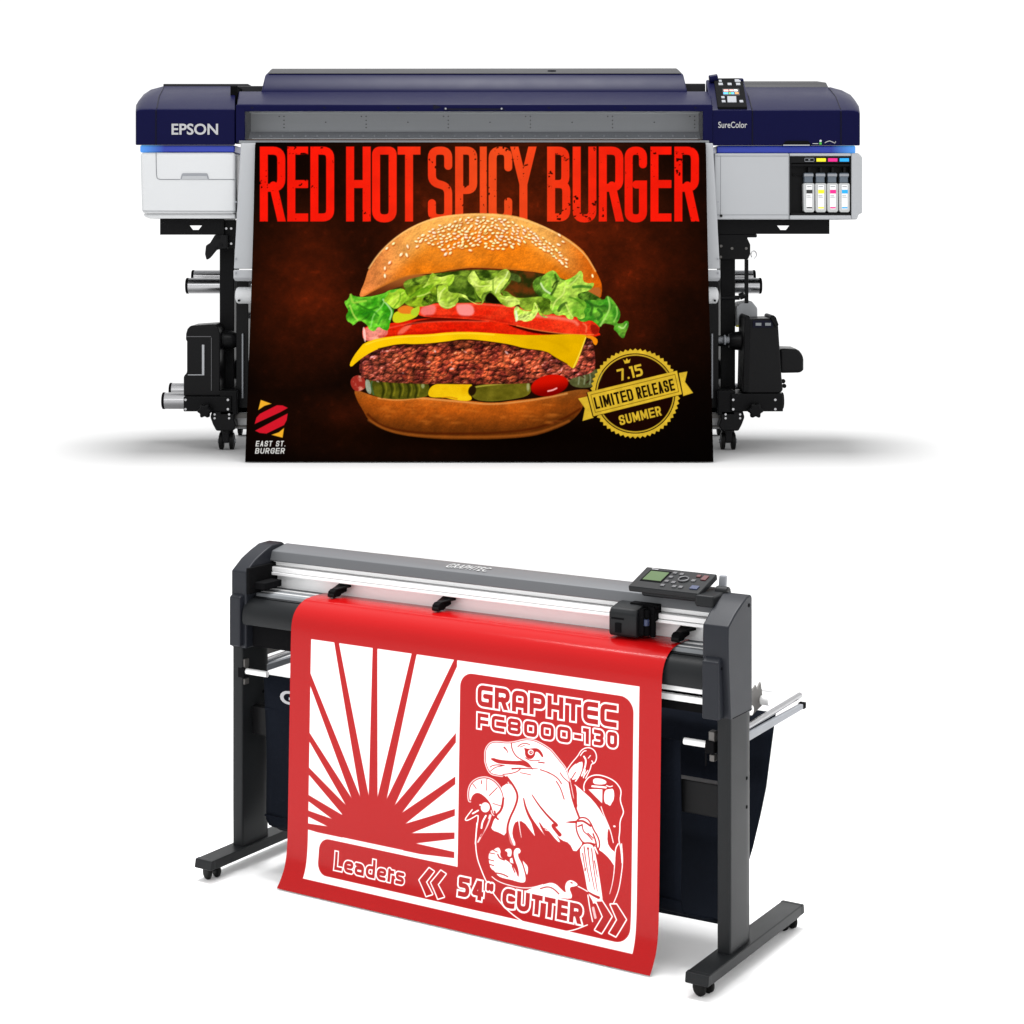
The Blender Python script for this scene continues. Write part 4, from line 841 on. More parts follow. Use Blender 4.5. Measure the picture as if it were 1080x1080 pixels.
    # patty
    def meat(x, y):
        wx = x+3.5*fbm(x, y, 7, 55, 2); wy = y*1.15+3*fbm(x, y, 6, 56, 2)
        f = worley(wx, wy, 6.0, 51); f2 = worley(wx, wy, 2.5, 52); big = fbm(x, y, 16, 57, 2)
        h = -(f**1.4)*2.4-f2*0.5+big*3+2.6*fbm(x, y*1.2, 5, 61, 3); r = relief(h, x, y, .72)
        col = mixc((196, 84, 48), (120, 40, 30), sm(.3, .7, fbm(x, y, 9, 58)))
        side = np.clip(np.exp(-((x-395)/30)**2)+np.exp(-((x-600)/40)**2), 0, 1); col = mixc(0, 0, side)*0+col*(1-.35*side[..., None])+np.array([140, 66, 66])*.35*side[..., None]
        col = col*(sm(1.02, .35, f)*0+np.clip(1.18-.80*f, .22, 1))[..., None]*r[..., None]*(.75+.5*big)[..., None]
        t = sm(1.25, 1.75, r)*sm(.80, .25, f)*(.45+.55*sm(.35, .6, fbm(x, y, 12, 59, 2))); hi = np.array([232, 160, 110])*(1-side[..., None])+np.array([240, 200, 206])*side[..., None]
        col = col*(1-t[..., None])+hi*t[..., None]
        return np.clip(col*(1-0.30*sm(394, 406, y))[..., None]*(1-.35*sm(8, 0, y-(360+.055*np.abs(x-500))))[..., None], 0, 255)
    s.poly([(381,374),(400,365),(440,360),(500,354),(540,361),(575,368),(600,380),(612,368),(621,356),(626,361),(628.5,385),(626,393),(607,398),(590,403),(560,404),(540,405),(500,405.5),(470,405),(440,405),(400,403),(384,400),(378.5,392),(379.5,382)], meat, soft=.7)
    for _ in range(90):
        x = rg.uniform(381, 627); y = rg.uniform(366, 404)
        if y < 360+abs(x-500)*0.06+6: continue
        r = rg.random(); side = min(1, abs(x-500)/110)
        col = (236, 200, 200) if r < .25*side+.05 else ((206, 128, 78) if r < .55 else ((46, 8, 6) if r < .85 else (176, 60, 30)))
        a = rg.uniform(-.8, .8)
        s.ellipse(x, y, rg.uniform(.8, 2.4), rg.uniform(.5, 1.1), a, col, soft=.5, alpha=rg.uniform(.4, .85))
    s.ellipse(579.6, 406.5, 20, 11, -.20, lambda x, y: mixc((200, 16, 2), (120, 0, 0), sm(-4, 12, (y-404)+(x-580)*.15)), soft=.7)
    s.stroke([(578,412.5),(583,411.5),(587,409.5)], 1.6, (240, 170, 165), soft=.6)
    # tomatoes
    def tom(c0, c1, sd): return lambda x, y: np.clip(mixc(c0, c1, fbm(x, y*1.6, 12, sd, 3))*(relief(fbm(x, y*2, 9, sd+4, 2), x, y, .35)*(0.9+.2*vnoise(x, y, 1.3, sd+5)))[..., None], 0, 255)
    s.poly([(411,341),(440,336),(480,335),(520,336),(545,341),(575,350),(602,353.5),(632,349),(634,356),(560,357),(500,352),(470,353),(425,357),(384,362),(381,347),(390,343),(400,344)], tom((196, 16, 2), (228, 44, 12), 61), soft=.5)
    s.poly([(381.5,346),(400,343),(410,346),(408,356),(384,361.5)], tom((205, 90, 80), (240, 160, 140), 62), soft=.7)
    s.poly([(418,353),(424,345),(436,341),(430,348),(423,354)], (236, 120, 96), soft=1.2, alpha=.7); s.poly([(382,345),(385,345),(386.5,360),(384,361)], (250, 205, 195), soft=.6, alpha=.8)
    s.poly([(424,344),(445,336.5),(480,334),(535,337),(545,340),(500,338.5),(455,339),(430,343)], (70, 4, 0), soft=.8, alpha=.85)
    s.poly([(530,341),(552,340),(590,346),(612,351.5),(590,353.5),(560,351.5)], (36, 0, 0), soft=1.0, alpha=.92)
    s.poly([(440,324),(450,320.5),(470,319.5),(505,319),(540,322),(565,329),(600,333),(622,337),(632.5,341),(632,351),(628,354),(600,352.5),(565,348),(540,343),(520,339),(480,335.5),(440,334.5)], tom((204, 28, 8), (236, 64, 30), 63), soft=.5)
    s.poly([(480,322),(486,320.5),(499,320.5),(501,333),(484,334)], (240, 150, 148), soft=1.4, alpha=.85)
    s.poly([(443,325),(452,321),(461,322),(458,333),(444,333)], (232, 130, 130), soft=1.6, alpha=.75)
    s.stroke([(566,333),(590,335.5),(606,338.5),(609,342)], 3.4, (238, 130, 110), soft=1.8, alpha=.75); s.stroke([(545,343.5),(566,348.5),(600,352.8),(626,353)], 1.1, (240, 130, 60), soft=.6, alpha=.8)
    s.stroke([(615,341),(619,344),(618,350)], 1.6, (240, 120, 80), soft=.8, alpha=.7); s.poly([(622,341),(632,344),(632,352),(624,353)], (110, 10, 4), soft=1.2, alpha=.7)
    for p_, w_, c_, a_ in (([(402,348),(430,341),(470,338.6),(515,339)],1.3,(255,120,90),.45),([(400,355),(440,351.5),(480,348.5)],2.4,(150,6,0),.4),([(443,323),(470,321),(505,320.6),(540,323.4),(562,330)],1.1,(250,120,100),.55),([(450,333),(500,333.5),(540,341)],2.2,(150,10,2),.45)): s.stroke(p_, w_, c_, soft=1.0, alpha=a_)
    # cheese
    def chz(x, y):
        c = mixc((238, 188, 6), (214, 164, 0), sm(470, 600, x)); return c*(0.95+0.09*fbm(x, y*2, 16, 71, 2))[..., None]
    s.poly([(620,353.2),(627,355),(631,359),(629,364.5),(626,363),(624,357.5),(618,356)], (232, 132, 10), smooth=1)
    s.poly([(384,361.5),(399,356.6),(425,353.3),(450.7,352.7),(476.7,350),(500,350),(520,351.4),(546,353.3),(571.9,353.5),(600,352.2),(619,353.3),(618.5,355.3),(613.3,370),(609.4,381.9),(605,389.6),(597.8,383.8),(584.8,376.7),(575.7,370),(552.4,367.6),(539.4,363.7),(520,360.5),(489.6,357.2),(470,360.5),(440.4,363.4),(422,362.4),(399,367.6),(386,374.5),(375.6,382.5),(370.4,387.4),(368.4,384.4),(373,375.4),(379.4,367)], chz, soft=.45, smooth=1)
    s.stroke([(386,363.5),(400,358.2),(426,355),(451,354.4),(477,351.8),(500,351.6),(521,353)], 1.2, (250, 214, 60), soft=.8, alpha=.7)
    s.stroke([(399,367.8),(422,362.8),(440,363.8),(470,361),(490,357.6),(520,361),(540,364.2),(553,368),(576,370.6),(585,377),(598,384)], 1.0, (40, 8, 2), soft=.7, alpha=.7)
    s.stroke([(617.8,356),(612.6,370),(608,381),(604.6,388)], 1.3, (246, 220, 80), soft=.6, alpha=.8); s.stroke([(571,357),(590,362),(600,370)], 2.5, (200, 150, 0), soft=2, alpha=.5)
    # yellow and orange bits under the left leaf
    s.poly([(414,330),(424,327),(436,326),(443,332),(432,338),(414,342)], (196, 198, 24), soft=.6); s.poly([(418,326),(428,321),(440,326),(436,331),(422,331)], (220, 120, 30), soft=.8)
    # top bun
    def bun(x, y):
        u = (x-507)/128; top = 226+86*u*u; h = np.clip((y-top)/62, 0, 1)
        c = mixc((228, 160, 76), (216, 112, 14), sm(.05, .45, h)); c = mixc(c[..., 0], c[..., 0], h*0) if False else c
        c = c*(1-.18*sm(.75, 1.0, h))[..., None]
        l = sm(445, 395, x) if False else 1-sm(385, 448, x)
        c = c*(1-l[..., None])+np.array([196, 112, 54])*l[..., None]*(0.92+.16*(1-h))[..., None]
        r = sm(570, 632, x); c = c*(1-r[..., None])+np.array([190, 84, 8])*r[..., None]
        c = c*(0.84+.32*fbm(x, y, 11, 81, 4))[..., None]*relief(fbm(x, y, 5, 82, 3), x, y, .45)[..., None]*(0.93+.14*vnoise(x, y, 1.1, 83))[..., None]
        gl = np.exp(-(((x-470)/46)**2+((y-268)/13)**2))*.22+np.exp(-(((x-575)/26)**2+((y-268)/18)**2))*.16; c = c*(1-gl[..., None])+np.array([250, 176, 84])*gl[..., None]
        return np.clip(c, 0, 255)
    s.poly([(378.6,313),(381,305),(384,299),(388.5,283.5),(397.6,269.3),(411.9,254.4),(427.4,242.7),(445.6,233.6),(463.7,228.2),(483,225.8),(500,224.8),(520,225),(540,227),(554.3,230.4),(571,237.2),(585.4,244),(598.3,251),(608,258),(617.8,266.7),(628,284.8),(634,297),(635.3,305),(633.5,315.5),(628,313),(616,305),(600,296),(572.4,287.6),(540,284.4),(502,281.8),(480,284),(458.5,288.2),(440,289.5),(427.4,292.2),(409,300.2),(396,306.5),(384,312.8)], bun, soft=.55, smooth=1)
    s.poly([(384,312.6),(396,305.5),(409,299),(427,291),(442,289),(452,290.5),(448,295),(430,299),(412,306),(396,312)], lambda x, y: mixc((150, 84, 36), (92, 40, 14), sm(292, 310, y)), soft=.9)
    s.stroke([(384,311.5),(397,304.8),(410,298.2),(428,290.8),(458,287),(480,283),(502,281),(540,283.4),(572,286.6)], 1.6, (184, 104, 30), soft=1.0, alpha=.65)
    s.stroke([(389,283),(398,269),(412,254.6),(428,243.2),(446,234.4),(464,229.2),(500,225.8),(540,228),(571,238),(598,252),(617,267.5),(628,286)], 1.4, (246, 196, 120), soft=1.0, alpha=.75)
    s.poly([(626,303),(634,303),(633,315),(624,311),(616,306.5)], (170, 96, 44), soft=1.0, alpha=.8)
    # sesame seeds
    def seed(x, y, a, k=1.0):
        k *= rg.uniform(.8, 1.05)
        s.ellipse(x+.5, y+.9, 2.7*k, 1.7*k, a, (176, 72, 14), soft=.6, alpha=.7); s.ellipse(x, y, 2.3*k, 1.25*k, a, (rg.randint(226, 250), rg.randint(196, 228), rg.randint(130, 172)), soft=.5); s.ellipse(x-.4, y-.3, 1.1*k, .5*k, a, (255, 248, 220), soft=.4)
    pts = []
    for _ in range(3000):
        if len(pts) >= 215: break
        u = rg.uniform(-1, 1); x = 500+u*98; t = rg.random()**0.85
        top = 226.5+86*((x-507)/128)**2; low = 262-9*(abs(u)**1.5)+3*math.sin(x*.11)
        if x > 560: low = top+14
        y = top+1.5+t*(low-top)
        if y > low or any((x-a)**2+((y-b)*1.5)**2 < 16 for a, b in pts): continue
        pts.append((x, y)); seed(x, y, rg.uniform(-.9, .9)*.7+(.35 if x > 520 else -.35), rg.uniform(.75, 1.1))
    for x, y, a in ((406,283,-1.4),(406,291,1.5),(423,268.5,-.9),(429,269,1.2),(430,260,1.3),(440,260,-.5),(467,263.5,.2),(470,268,-.8),(475,267,-.8),(487,259,-.6),(496,264,.2),(533,258,.1),(525,256,-.1),(589,258,.4),(594,255,.3),(590,248,.7),(625,291,1.4),(411,277,-.9),(408,262,-.8),(415,257,-.7)): seed(x, y, a, 1.05)
    # lettuce
    def leaf(c0, c1, sd, sc=9): 
        def f(x, y):
            a = fbm(x, y, sc, sd, 3); v = 1-np.abs(2*fbm(x, y, sc*.9, sd+3, 2)-1)
            c = mixc(c0, c1, sm(.3, .7, a)); h = fbm(x+3*a, y, sc*.75, sd+9, 3); c = c*(0.80+.28*v)[..., None]*relief(h, x, y, 1.35)[..., None]; g = sm(1.2, 1.5, relief(h, x, y, 1.35)); return np.clip(c*(1-.5*g[..., None])+np.array([226, 238, 180])*.5*g[..., None], 0, 255)
        return f
    A = lambda p: [(360+a/7.714, 220+b/7.714) for a, b in p]
    B = lambda p: [(450+a/7.714, 270+b/7.714) for a, b in p]
    Cc = lambda p: [(540+a/7.714, 220+b/7.714) for a, b in p]
    dk = (40, 62, 10)
    s.poly([(424,297),(440,292),(460,288.5),(480,286),(500,284.5),(520,285),(538,286),(541,296),(530,306),(520,318),(480,320),(450,318),(428,308)], leaf((40, 62, 10), (118, 148, 40), 121, 8), soft=.8)
    s.poly([(560,296),(575,289),(600,296),(622,308),(640,318),(620,328),(590,322),(565,312)], leaf((40, 70, 14), (96, 140, 40), 122, 8), soft=.8)
    s.poly(A([(500,640),(700,610),(770,600),(790,760),(700,790),(640,800),(560,800),(500,760)]), leaf((60, 90, 12), (130, 160, 30), 91), soft=.7)
    s.poly(B([(60,150),(240,150),(340,170),(460,180),(540,180),(520,330),(460,380),(330,320),(200,330),(90,330)]), leaf((52, 78, 14), (110, 140, 40), 92), soft=.8)
    s.poly(B([(640,130),(760,150),(770,220),(700,200),(650,180)]), leaf((60, 78, 26), (96, 116, 50), 93), soft=1)
    s.poly(B([(600,290),(650,280),(700,330),(760,345),(880,330),(1000,330),(1060,290),(1090,330),(1080,440),(1000,480),(940,480),(880,400),(860,440),(830,445),(780,440),(740,380),(660,380)]), leaf((64, 92, 16), (128, 158, 44), 94), soft=.7)
    s.poly(B([(470,380),(480,320),(520,290),(560,330),(620,390)]), (14, 10, 2), soft=1)
    s.poly(A([(75,685),(100,715),(220,720),(350,690),(385,665),(440,655),(500,650),(520,690),(545,740),(500,780),(430,810),(425,860),(400,910),(385,995),(340,985),(300,955),(270,1003),(225,985),(210,945),(150,905),(95,955),(85,935),(45,915),(35,870),(60,830),(40,800),(20,755),(55,740)]), leaf((44, 132, 16), (104, 186, 44), 95, 10), soft=.5, smooth=1)
    for p, w, c in (([(70,790),(100,870),(130,905)],9,(190,214,90)),([(240,960),(260,860),(330,800),(360,730)],8,(150,214,110)),([(395,900),(415,840),(390,800),(340,740)],9,(206,232,180)),([(110,760),(170,800),(230,830),(300,800)],10,(36,104,14)),([(180,860),(260,830),(300,870)],10,(30,110,20)),([(75,700),(90,770),(140,760),(200,750)],10,(168,206,70)),([(300,940),(330,880),(380,850)],8,(40,130,26))):
        s.stroke(A(p), w/7.7*1.6, c, soft=.9, alpha=.7)
    s.poly(A([(336,748),(385,695),(378,672),(420,690),(470,648),(515,655),(530,700),(560,722),(600,680),(700,610),(735,515),(790,562),(860,545),(925,530),(912,600),(870,640),(800,610),(740,640),(700,690),(700,720),(640,728),(600,700),(560,740),(520,755),(490,790),(440,820),(400,800),(380,775)]), leaf((118, 170, 26), (176, 208, 62), 96, 11), soft=.5, smooth=1)
    for p, c in (([(400,760),(450,720),(510,680)],(204,226,90)),([(560,715),(620,670),(700,640)],(76,118,16)),([(740,530),(730,590),(670,640)],(206,226,110)),([(790,580),(860,575),(905,550)],(96,140,22)),([(620,715),(680,700),(720,680)],(206,222,110)),([(430,800),(480,740),(480,690)],(92,150,20))): s.stroke(A(p), 1.5, c, soft=.8, alpha=.75)
    s.poly(A([(560,860),(570,820),(610,800),(640,790),(635,850),(610,880)]), (170, 196, 40), soft=.6)
    s.poly(A([(680,700),(740,690),(760,770),(700,790),(640,790)]), leaf((20, 28, 4), (90, 120, 20), 88, 5), soft=.7)
    # curly front leaf
    s.poly(B([(88,235),(130,240),(180,215),(170,280),(200,300),(260,300),(330,325),(335,350),(370,372),(415,392),(450,385),(456,352),(430,340),(400,300),(385,250),(340,215),(330,180),(345,155),(380,108),(410,160),(440,205),(540,195),(560,165),(590,130),(620,108),(660,105),(688,150),(665,200),(640,230),(618,262),(590,290),(620,330),(690,325),(750,350),(762,395),(735,395),(700,418),(640,412),(590,370),(545,300),(535,280),(500,290),(460,300),(440,345),(470,370),(440,400),(380,385),(320,345),(280,325),(255,340),(262,365),(215,420),(155,435),(105,405),(85,350)]), leaf((140, 172, 44), (192, 214, 96), 97, 10), soft=.5, smooth=1)
    for p, c in (([(100,370),(110,300),(150,260)],(214,230,130)),([(180,380),(235,350),(250,330)],(100,130,30)),([(560,300),(580,240),(640,180),(660,130)],(218,234,150)),([(600,300),(640,260),(660,220)],(100,134,36)),([(360,180),(390,220),(420,250),(520,240)],(212,228,120)),([(600,340),(660,360),(720,350),(750,365)],(208,226,110)),([(390,260),(400,330),(430,370)],(96,130,26)),([(540,200),(540,280)],(110,144,40)),([(115,400),(170,425),(230,400)],(206,222,110))): s.stroke(B(p), 1.5, c, soft=.7, alpha=.8)
    s.poly(B([(0,215),(45,135),(70,150),(90,180),(225,145),(200,205),(150,240),(110,220),(70,200),(30,230),(0,245)]), leaf((140, 176, 40), (194, 214, 90), 98), soft=.5, smooth=1)
    s.poly(B([(705,440),(735,400),(770,440),(830,450),(865,440),(868,380),(890,375),(920,430),(940,480),(995,498),(960,505),(920,480),(905,450),(870,520),(800,538),(765,520),(722,530)]), leaf((136, 178, 40), (200, 220, 110), 99, 7), soft=.5, smooth=1)
    s.stroke(B([(725,450),(735,500),(730,525)]), 2.4, (226, 238, 200), soft=.8, alpha=.85); s.stroke(B([(880,385),(905,430),(890,480),(850,515)]), 1.2, (214, 230, 120), soft=.6)
    # right hand leaf
    s.poly(Cc([(590,740),(750,748),(770,705),(800,720),(830,755),(860,800),(885,850),(875,900),(850,935),(900,935),(925,910),(952,918),(945,970),(925,1010),(912,1058),(880,1045),(850,1000),(825,985),(835,950),(790,940),(745,930),(715,972),(690,940),(640,905),(575,928),(520,890),(560,820)]), leaf((52, 124, 26), (110, 172, 50), 101, 10), soft=.5, smooth=1)
    s.poly(Cc([(225,610),(240,560),(290,515),(345,498),(385,555),(410,590),(470,570),(520,540),(555,498),(580,530),(575,590),(620,610),(668,600),(665,635),(620,672),(560,682),(530,700),(545,735),(590,745),(612,795),(580,830),(600,880),(560,905),(505,870),(495,905),(450,895),(430,860),(370,875),(330,845),(305,800),(320,740),(240,720),(255,690),(310,695),(270,660)]), leaf((104, 160, 40), (168, 204, 74), 102, 10), soft=.5, smooth=1)
    for p, w, c in (([(235,610),(260,660),(310,690)],2,(218,234,190)),([(320,700),(350,650),(370,600),(350,540)],2.4,(40,66,14)),([(330,640),(350,600),(380,590)],1.6,(30,50,10)),([(330,820),(350,750),(420,700),(430,640)],1.6,(210,228,120)),([(380,830),(400,790),(440,770)],3.2,(44,74,20)),([(440,780),(460,830),(490,880)],1.6,(206,226,110)),([(500,640),(560,630),(640,640)],3,(44,100,24)),([(430,600),(450,640),(500,600),(550,540)],1.5,(196,220,110)),([(470,720),(530,740),(580,790)],1.6,(66,120,20)),([(780,720),(800,800),(770,870),(720,950)],1.8,(170,214,110)),([(700,820),(740,860),(700,900)],2.6,(34,92,20)),([(640,780),(700,800),(760,790)],2.4,(40,90,22)),([(850,800),(860,860),(830,920)],1.6,(150,200,90)),([(870,960),(905,980),(930,940)],1.5,(196,222,150)),([(600,750),(660,790),(640,860)],2.6,(36,84,20))): s.stroke(Cc(p), w, c, soft=.8, alpha=.75)
    # ---- round release stamp
    gold = lambda x, y: np.array([206, 170, 44])*(0.90+.2*fbm(x, y, 6, 111, 3))[..., None]
    cx, cy = 670, 415
    for k in range(56):
        a = 2*math.pi*k/56; s.poly([(cx+47.6*math.cos(a), cy+47.6*math.sin(a)), (cx+44.6*math.cos(a+.075), cy+44.6*math.sin(a+.075)), (cx+44.6*math.cos(a-.075), cy+44.6*math.sin(a-.075))], gold, smooth=0, soft=.35)
    def ring(r, w, c, al=1): s.stroke([(cx+r*math.cos(a), cy+r*math.sin(a)) for a in np.linspace(0, 2*math.pi, 90)], w, c, smooth=0, soft=.35, alpha=al)
    ring(43.6, 2.6, gold); ring(40.6, 1.5, gold, .9)
    s.ellipse(cx, cy, 39.4, 39.4, 0, (34, 6, 2), alpha=.55)
    tl, tr, br, bl = map(np.array, ((619.4,413.8),(714,390.9),(719.3,415.7),(626,439.0)))
    s.poly([(609.7,420.3),(619.4,418),(626,440.6),(614.3,444),(616.9,430.7)], gold, smooth=0); s.poly([(716,393.4),(725,391.8),(722.5,402.8),(731,414.4),(720.6,417.7)], gold, smooth=0)
    s.poly([tl+(-.9, .3), tr+(.9, -.3), br+(.9, .2), bl+(-.9, .6)], (20, 8, 2), smooth=0, soft=.5); s.poly([tl, tr, br, bl], gold, smooth=0, soft=.4)
    q = lambda u, v: (tl*(1-u)+tr*u)*(1-v)+(bl*(1-u)+br*u)*v
    s.stroke([q(.03,.13),q(.97,.13),q(.97,.87),q(.03,.87),q(.03,.13)], .7, (120, 92, 16), smooth=0, soft=.35)
    STYLE = 'round'; ang = -0.236; ex = np.array([math.cos(ang), math.sin(ang)]); ey = np.array([-math.sin(ang), math.cos(ang)])
    def stamp(txt, org, w, h, sw, gap, col, wide={}, sh=0.0):
        it = line_items(txt, 0, 0, w, h, gap, wide, ex, ey, org); sl, d = s.text_sd(it, sw, 1); s.put(sl, 1-sm(-.35, .35, d), col)
    stamp('LIMITED', (625.6, 419.4), 41.5, 12.6, 2.0, 1.1, (22, 10, 2)); stamp('RELEASE', (670.0, 408.7), 40.5, 12.6, 2.0, 1.1, (22, 10, 2))
    stamp('7.15', (650.0, 389.9), 26.6, 12.6, 2.4, 1.5, gold, {'1': .5}); stamp('SUMMER', (651.8, 438.6), 45.5, 10.4, 2.0, 1.2, gold)
    s.poly([(657,379),(659.6,380.6),(661,377.6),(662.6,380),(665,378.4),(664,382.6),(659,383.6)], gold, smooth=0)
    # ---- street burger badge
    red = (200, 22, 38); gy = (232, 168, 40)
    s.poly([(268.6,447.2),(270.4,440.5),(274,436.5),(292,427.4),(298,427.6),(303.6,430.2),(296,434.5)], red, smooth=0)
    s.poly([(269,454.2),(277,450),(303.4,436),(302.4,443),(299.5,448.4),(281,457.3),(274,456.6)], red, smooth=0)
    s.poly([(275,421.8),(286.2,425.8),(279,428),(272.4,432.4)], gy, smooth=0); s.poly([(299.6,451.4),(298,461.6),(286.4,458.6),(294,456)], gy, smooth=0)
    ex = np.array([1., 0]); ey = np.array([-.16, 1.])
    def small(txt, org, w): it = line_items(txt, 0, 0, w, 5.8, 1.2, {}, ex, ey, org); sl, d = s.text_sd(it, 0.95, 1); s.put(sl, 1-sm(-.35, .35, d), (232, 232, 228))
    small('EAST ST.', (270.4, 465), 31.5); small('BURGER', (269.8, 472.6), 31)

# ------------------------------------------------------------------ red and white artwork cut into the vinyl
def paint_vinyl(s):
    global STYLE
    red = np.array([164, 11, 13]); wh = np.array([250, 250, 249]); px = 1/2.7e3*1.0
    s.C[:] = red*(0.985+0.03*fbm(s.U*1000, s.V*1000, 160, 7, 3))[..., None]
    sf = .0011
    def rect(u0, v0, u1, v1, r, col, corners=(1, 1, 1, 1)):
        p = []
        for (cu, cv, a0, on, ku, kv) in ((u1, v0, -90, corners[1], -1, 1), (u1, v1, 0, corners[2], -1, -1), (u0, v1, 90, corners[3], 1, -1), (u0, v0, 180, corners[0], 1, 1)):
            if not on: p.append((cu, cv)); continue
            for k in range(9): a = R(a0+90*k/8); p.append((cu+ku*r+r*math.cos(a), cv+kv*r+r*math.sin(a)))
        s.poly(p, col, smooth=0, soft=sf, uv=True)
    rect(-1.0780, .1905, -.1665, .7720, 0, wh, (0, 0, 0, 0))                 # white ground
    rect(-.6385, .2165, -.1800, .7555, .034, red, (1, 1, 1, 0))              # right panel
    rect(-1.0430, .6680, -.5500, .7555, .030, red, (1, 0, 0, 1))             # lower band, one shape with the panel
    rect(-.6420, .6560, -.6300, .6680, 0, wh, (0, 0, 0, 0))
    rect(-.6385, .640, -.600, .700, 0, red, (0, 0, 0, 0))
    c = np.array([-.8830, .6500])
    sunp = [(c[0]+.104*math.cos(a), min(.6570, c[1]-.104*math.sin(a))) for a in np.linspace(-.06, math.pi+.06, 40)]
    s.poly(sunp, red, smooth=0, soft=sf, uv=True)
    def ray(u, v):
        e = np.array([u, v]); d = e-c; L = np.hypot(*d); d = d/L; n = np.array([-d[1], d[0]])
        e2 = c+d*L*1.05; b = c+d*.09
        pts = [b+n*.0135, e2+n*.0068, e2-n*.0068, b-n*.0135]
        # keep the ray inside the white panel
        def clip(p, f, lim, lo):
            out = []
            for i in range(len(p)):
                a_, b_ = p[i-1], p[i]; ia = (a_[f] >= lim) if lo else (a_[f] <= lim); ib = (b_[f] >= lim) if lo else (b_[f] <= lim)
                if ia != ib: t = (lim-a_[f])/(b_[f]-a_[f]); out.append(a_+(b_-a_)*t)
                if ib: out.append(b_)
            return out
        p = clip(clip(clip(clip(pts, 0, -1.0790, True), 0, -.6480, False), 1, .1890, True), 1, .6570, False)
        s.poly(p, red, smooth=0, soft=sf, uv=True)
    for u, v in ((-1.0001,.19),(-.8846,.19),(-.7702,.19),(-.6486,.19),(-1.0790,.2873),(-1.0790,.4285),(-1.0790,.512),(-1.0790,.578),(-1.0790,.616),(-1.0790,.6475),(-.6480,.3700),(-.6480,.469),(-.6480,.5434),(-.6480,.5975),(-.6480,.6425)): ray(u, v)
    # outlined lettering
    def out(items, sw, ow):
        sl, d = s.text_sd(items, sw, ow+.004, uv=True)
        s.put(sl, 1-sm(ow-sf, ow+sf, d), wh); s.put(sl, 1-sm(-sf*.8, sf*.8, d), red*.97)
    STYLE = 'square'
    out(line_items('GRAPHTEC', -.590, .2395, .368, .0490, .0050, {'E': .92, 'T': .98}), .0116, .0040)
    out(line_items('FC8000-', -.589, .3045, .278, .0350, .0085, {'-': .55, 'F': .85}), .0088, .0036)
    out(line_items('1', -.3080, .3000, .0180, .0350, .0085), .0088, .0036)
    out(line_items('30', -.2800, .2990, .0600, .0350, .0085), .0088, .0036)
    STYLE = 'round'
    out(line_items('54q', -.634, .6890, .096, .0440, .0075, {'q': .62}), .0110, .0036)
    out(line_items('CUTTER', -.5130, .6925, .2120, .0430, .0050, {'T': .85, 'E': .8}), .0112, .0036)
    out(line_items('Leaders', -.9930, .6935, .2060, .0430, .0050, {'L': .85, 'r': .65}), .0078, .0030)
    # everything below is traced in photo pixels
    Pl = lambda p, col, **k: s.poly(p, col, **{**dict(soft=.35), **k})
    St = lambda p, w, col, **k: s.stroke(p, w*(1.45 if col is red else 1.2), col, **{**dict(soft=.3), **k})
    Z = lambda ox, oy, p: [(ox+a/10.8, oy+b/10.8) for a, b in p]
    z1 = lambda p: Z(480, 700, p); z2 = lambda p: Z(570, 720, p); z3 = lambda p: Z(480, 790, p); z4 = lambda p: Z(570, 810, p); z5 = lambda p: Z(480, 870, p); z6 = lambda p: Z(570, 890, p)
    # oval outline round the birds
    St([(503,868),(501.3,888.5),(503,905),(507.8,918),(512.4,929),(519.8,942),(531,956),(544,967.6),(562.8,979),(581.7,984),(603.7,981.8),(619.5,975.5)], .9, wh)
    St([(652,890),(648.7,895.6),(648,917.8),(646,931.7),(643,942.8)], .9, wh, taper=(1.2, .4)); St([(655.5,890),(657,908.5),(655,925),(652.4,940),(646.5,954)], .8, wh)
    St(z4([(500,260),(490,210),(510,150),(560,95),(640,75),(740,95),(850,150),(910,230),(920,280),(905,370),(945,480),(945,520),(905,600),(905,720),(890,820),(915,900),(930,1080)]), .9, wh)
    # eagle: wing, mantle and head
    s.lined(z1([(352,1080),(350,1000),(370,950),(410,905),(480,897),(600,912),(700,897),(760,878),(820,870),(900,880),(1000,930),(1080,985)])+z2([(120,780),(210,890),(290,990)])+[(600.6,826),(604.3,846),(610.7,862),(600,880),(560,870),(545,840),(536,822),(532,817.5)]+z3([(545,300),(470,290),(410,275),(375,220),(350,140)]), wh, wh, gap=.9, w=.8)
    Pl([(532,817),(560,800),(590,803),(597,812),(601,826),(604.3,846),(611,862),(616,868),(620,880),(614,890.6),(606,900),(600.6,889),(592,886),(586,880),(591.3,888.4),(588,887.6),(577,874),(572,871),(576,884.6),(573.6,884.4),(566,875),(558,860),(564.4,881.6),(561,878),(552,866),(544,866),(541,872),(540,881),(544.4,891.3),(540.5,892.4),(536.4,886),(534.6,876),(536.5,866.9),(543,853),(545.7,842),(543.9,833.5),(536,822.5)], wh, smooth=1)
    Pl(z4([(370,170),(480,260),(600,370),(700,510),(790,690),(830,850),(850,1020),(848,1075),(790,980),(680,880),(620,820),(440,560),(415,470),(418,230)]), wh, smooth=1)
    Pl([(648,905),(648.6,914.5),(643,905.7),(636,899),(631,896),(633,888),(640,893)], wh, smooth=1)
    St(z4([(330,170),(350,280),(372,380),(440,560)]), 1.5, red); St(z4([(372,190),(385,300),(405,420)]), 1.0, red); St(z4([(395,280),(400,430)]), 2.4, red, taper=(.6, 1.2))
    Pl(z4([(765,700),(790,690),(830,850),(850,960),(800,920),(760,850)]), red, smooth=1)
    # left wing and its edge
    Pl(z3([(515,440),(612,380),(690,480),(702,560),(672,660),(600,830),(575,995),(500,950),(430,928),(405,880),(430,810),(480,770),(545,690),(562,600),(545,500)]), wh, smooth=1)
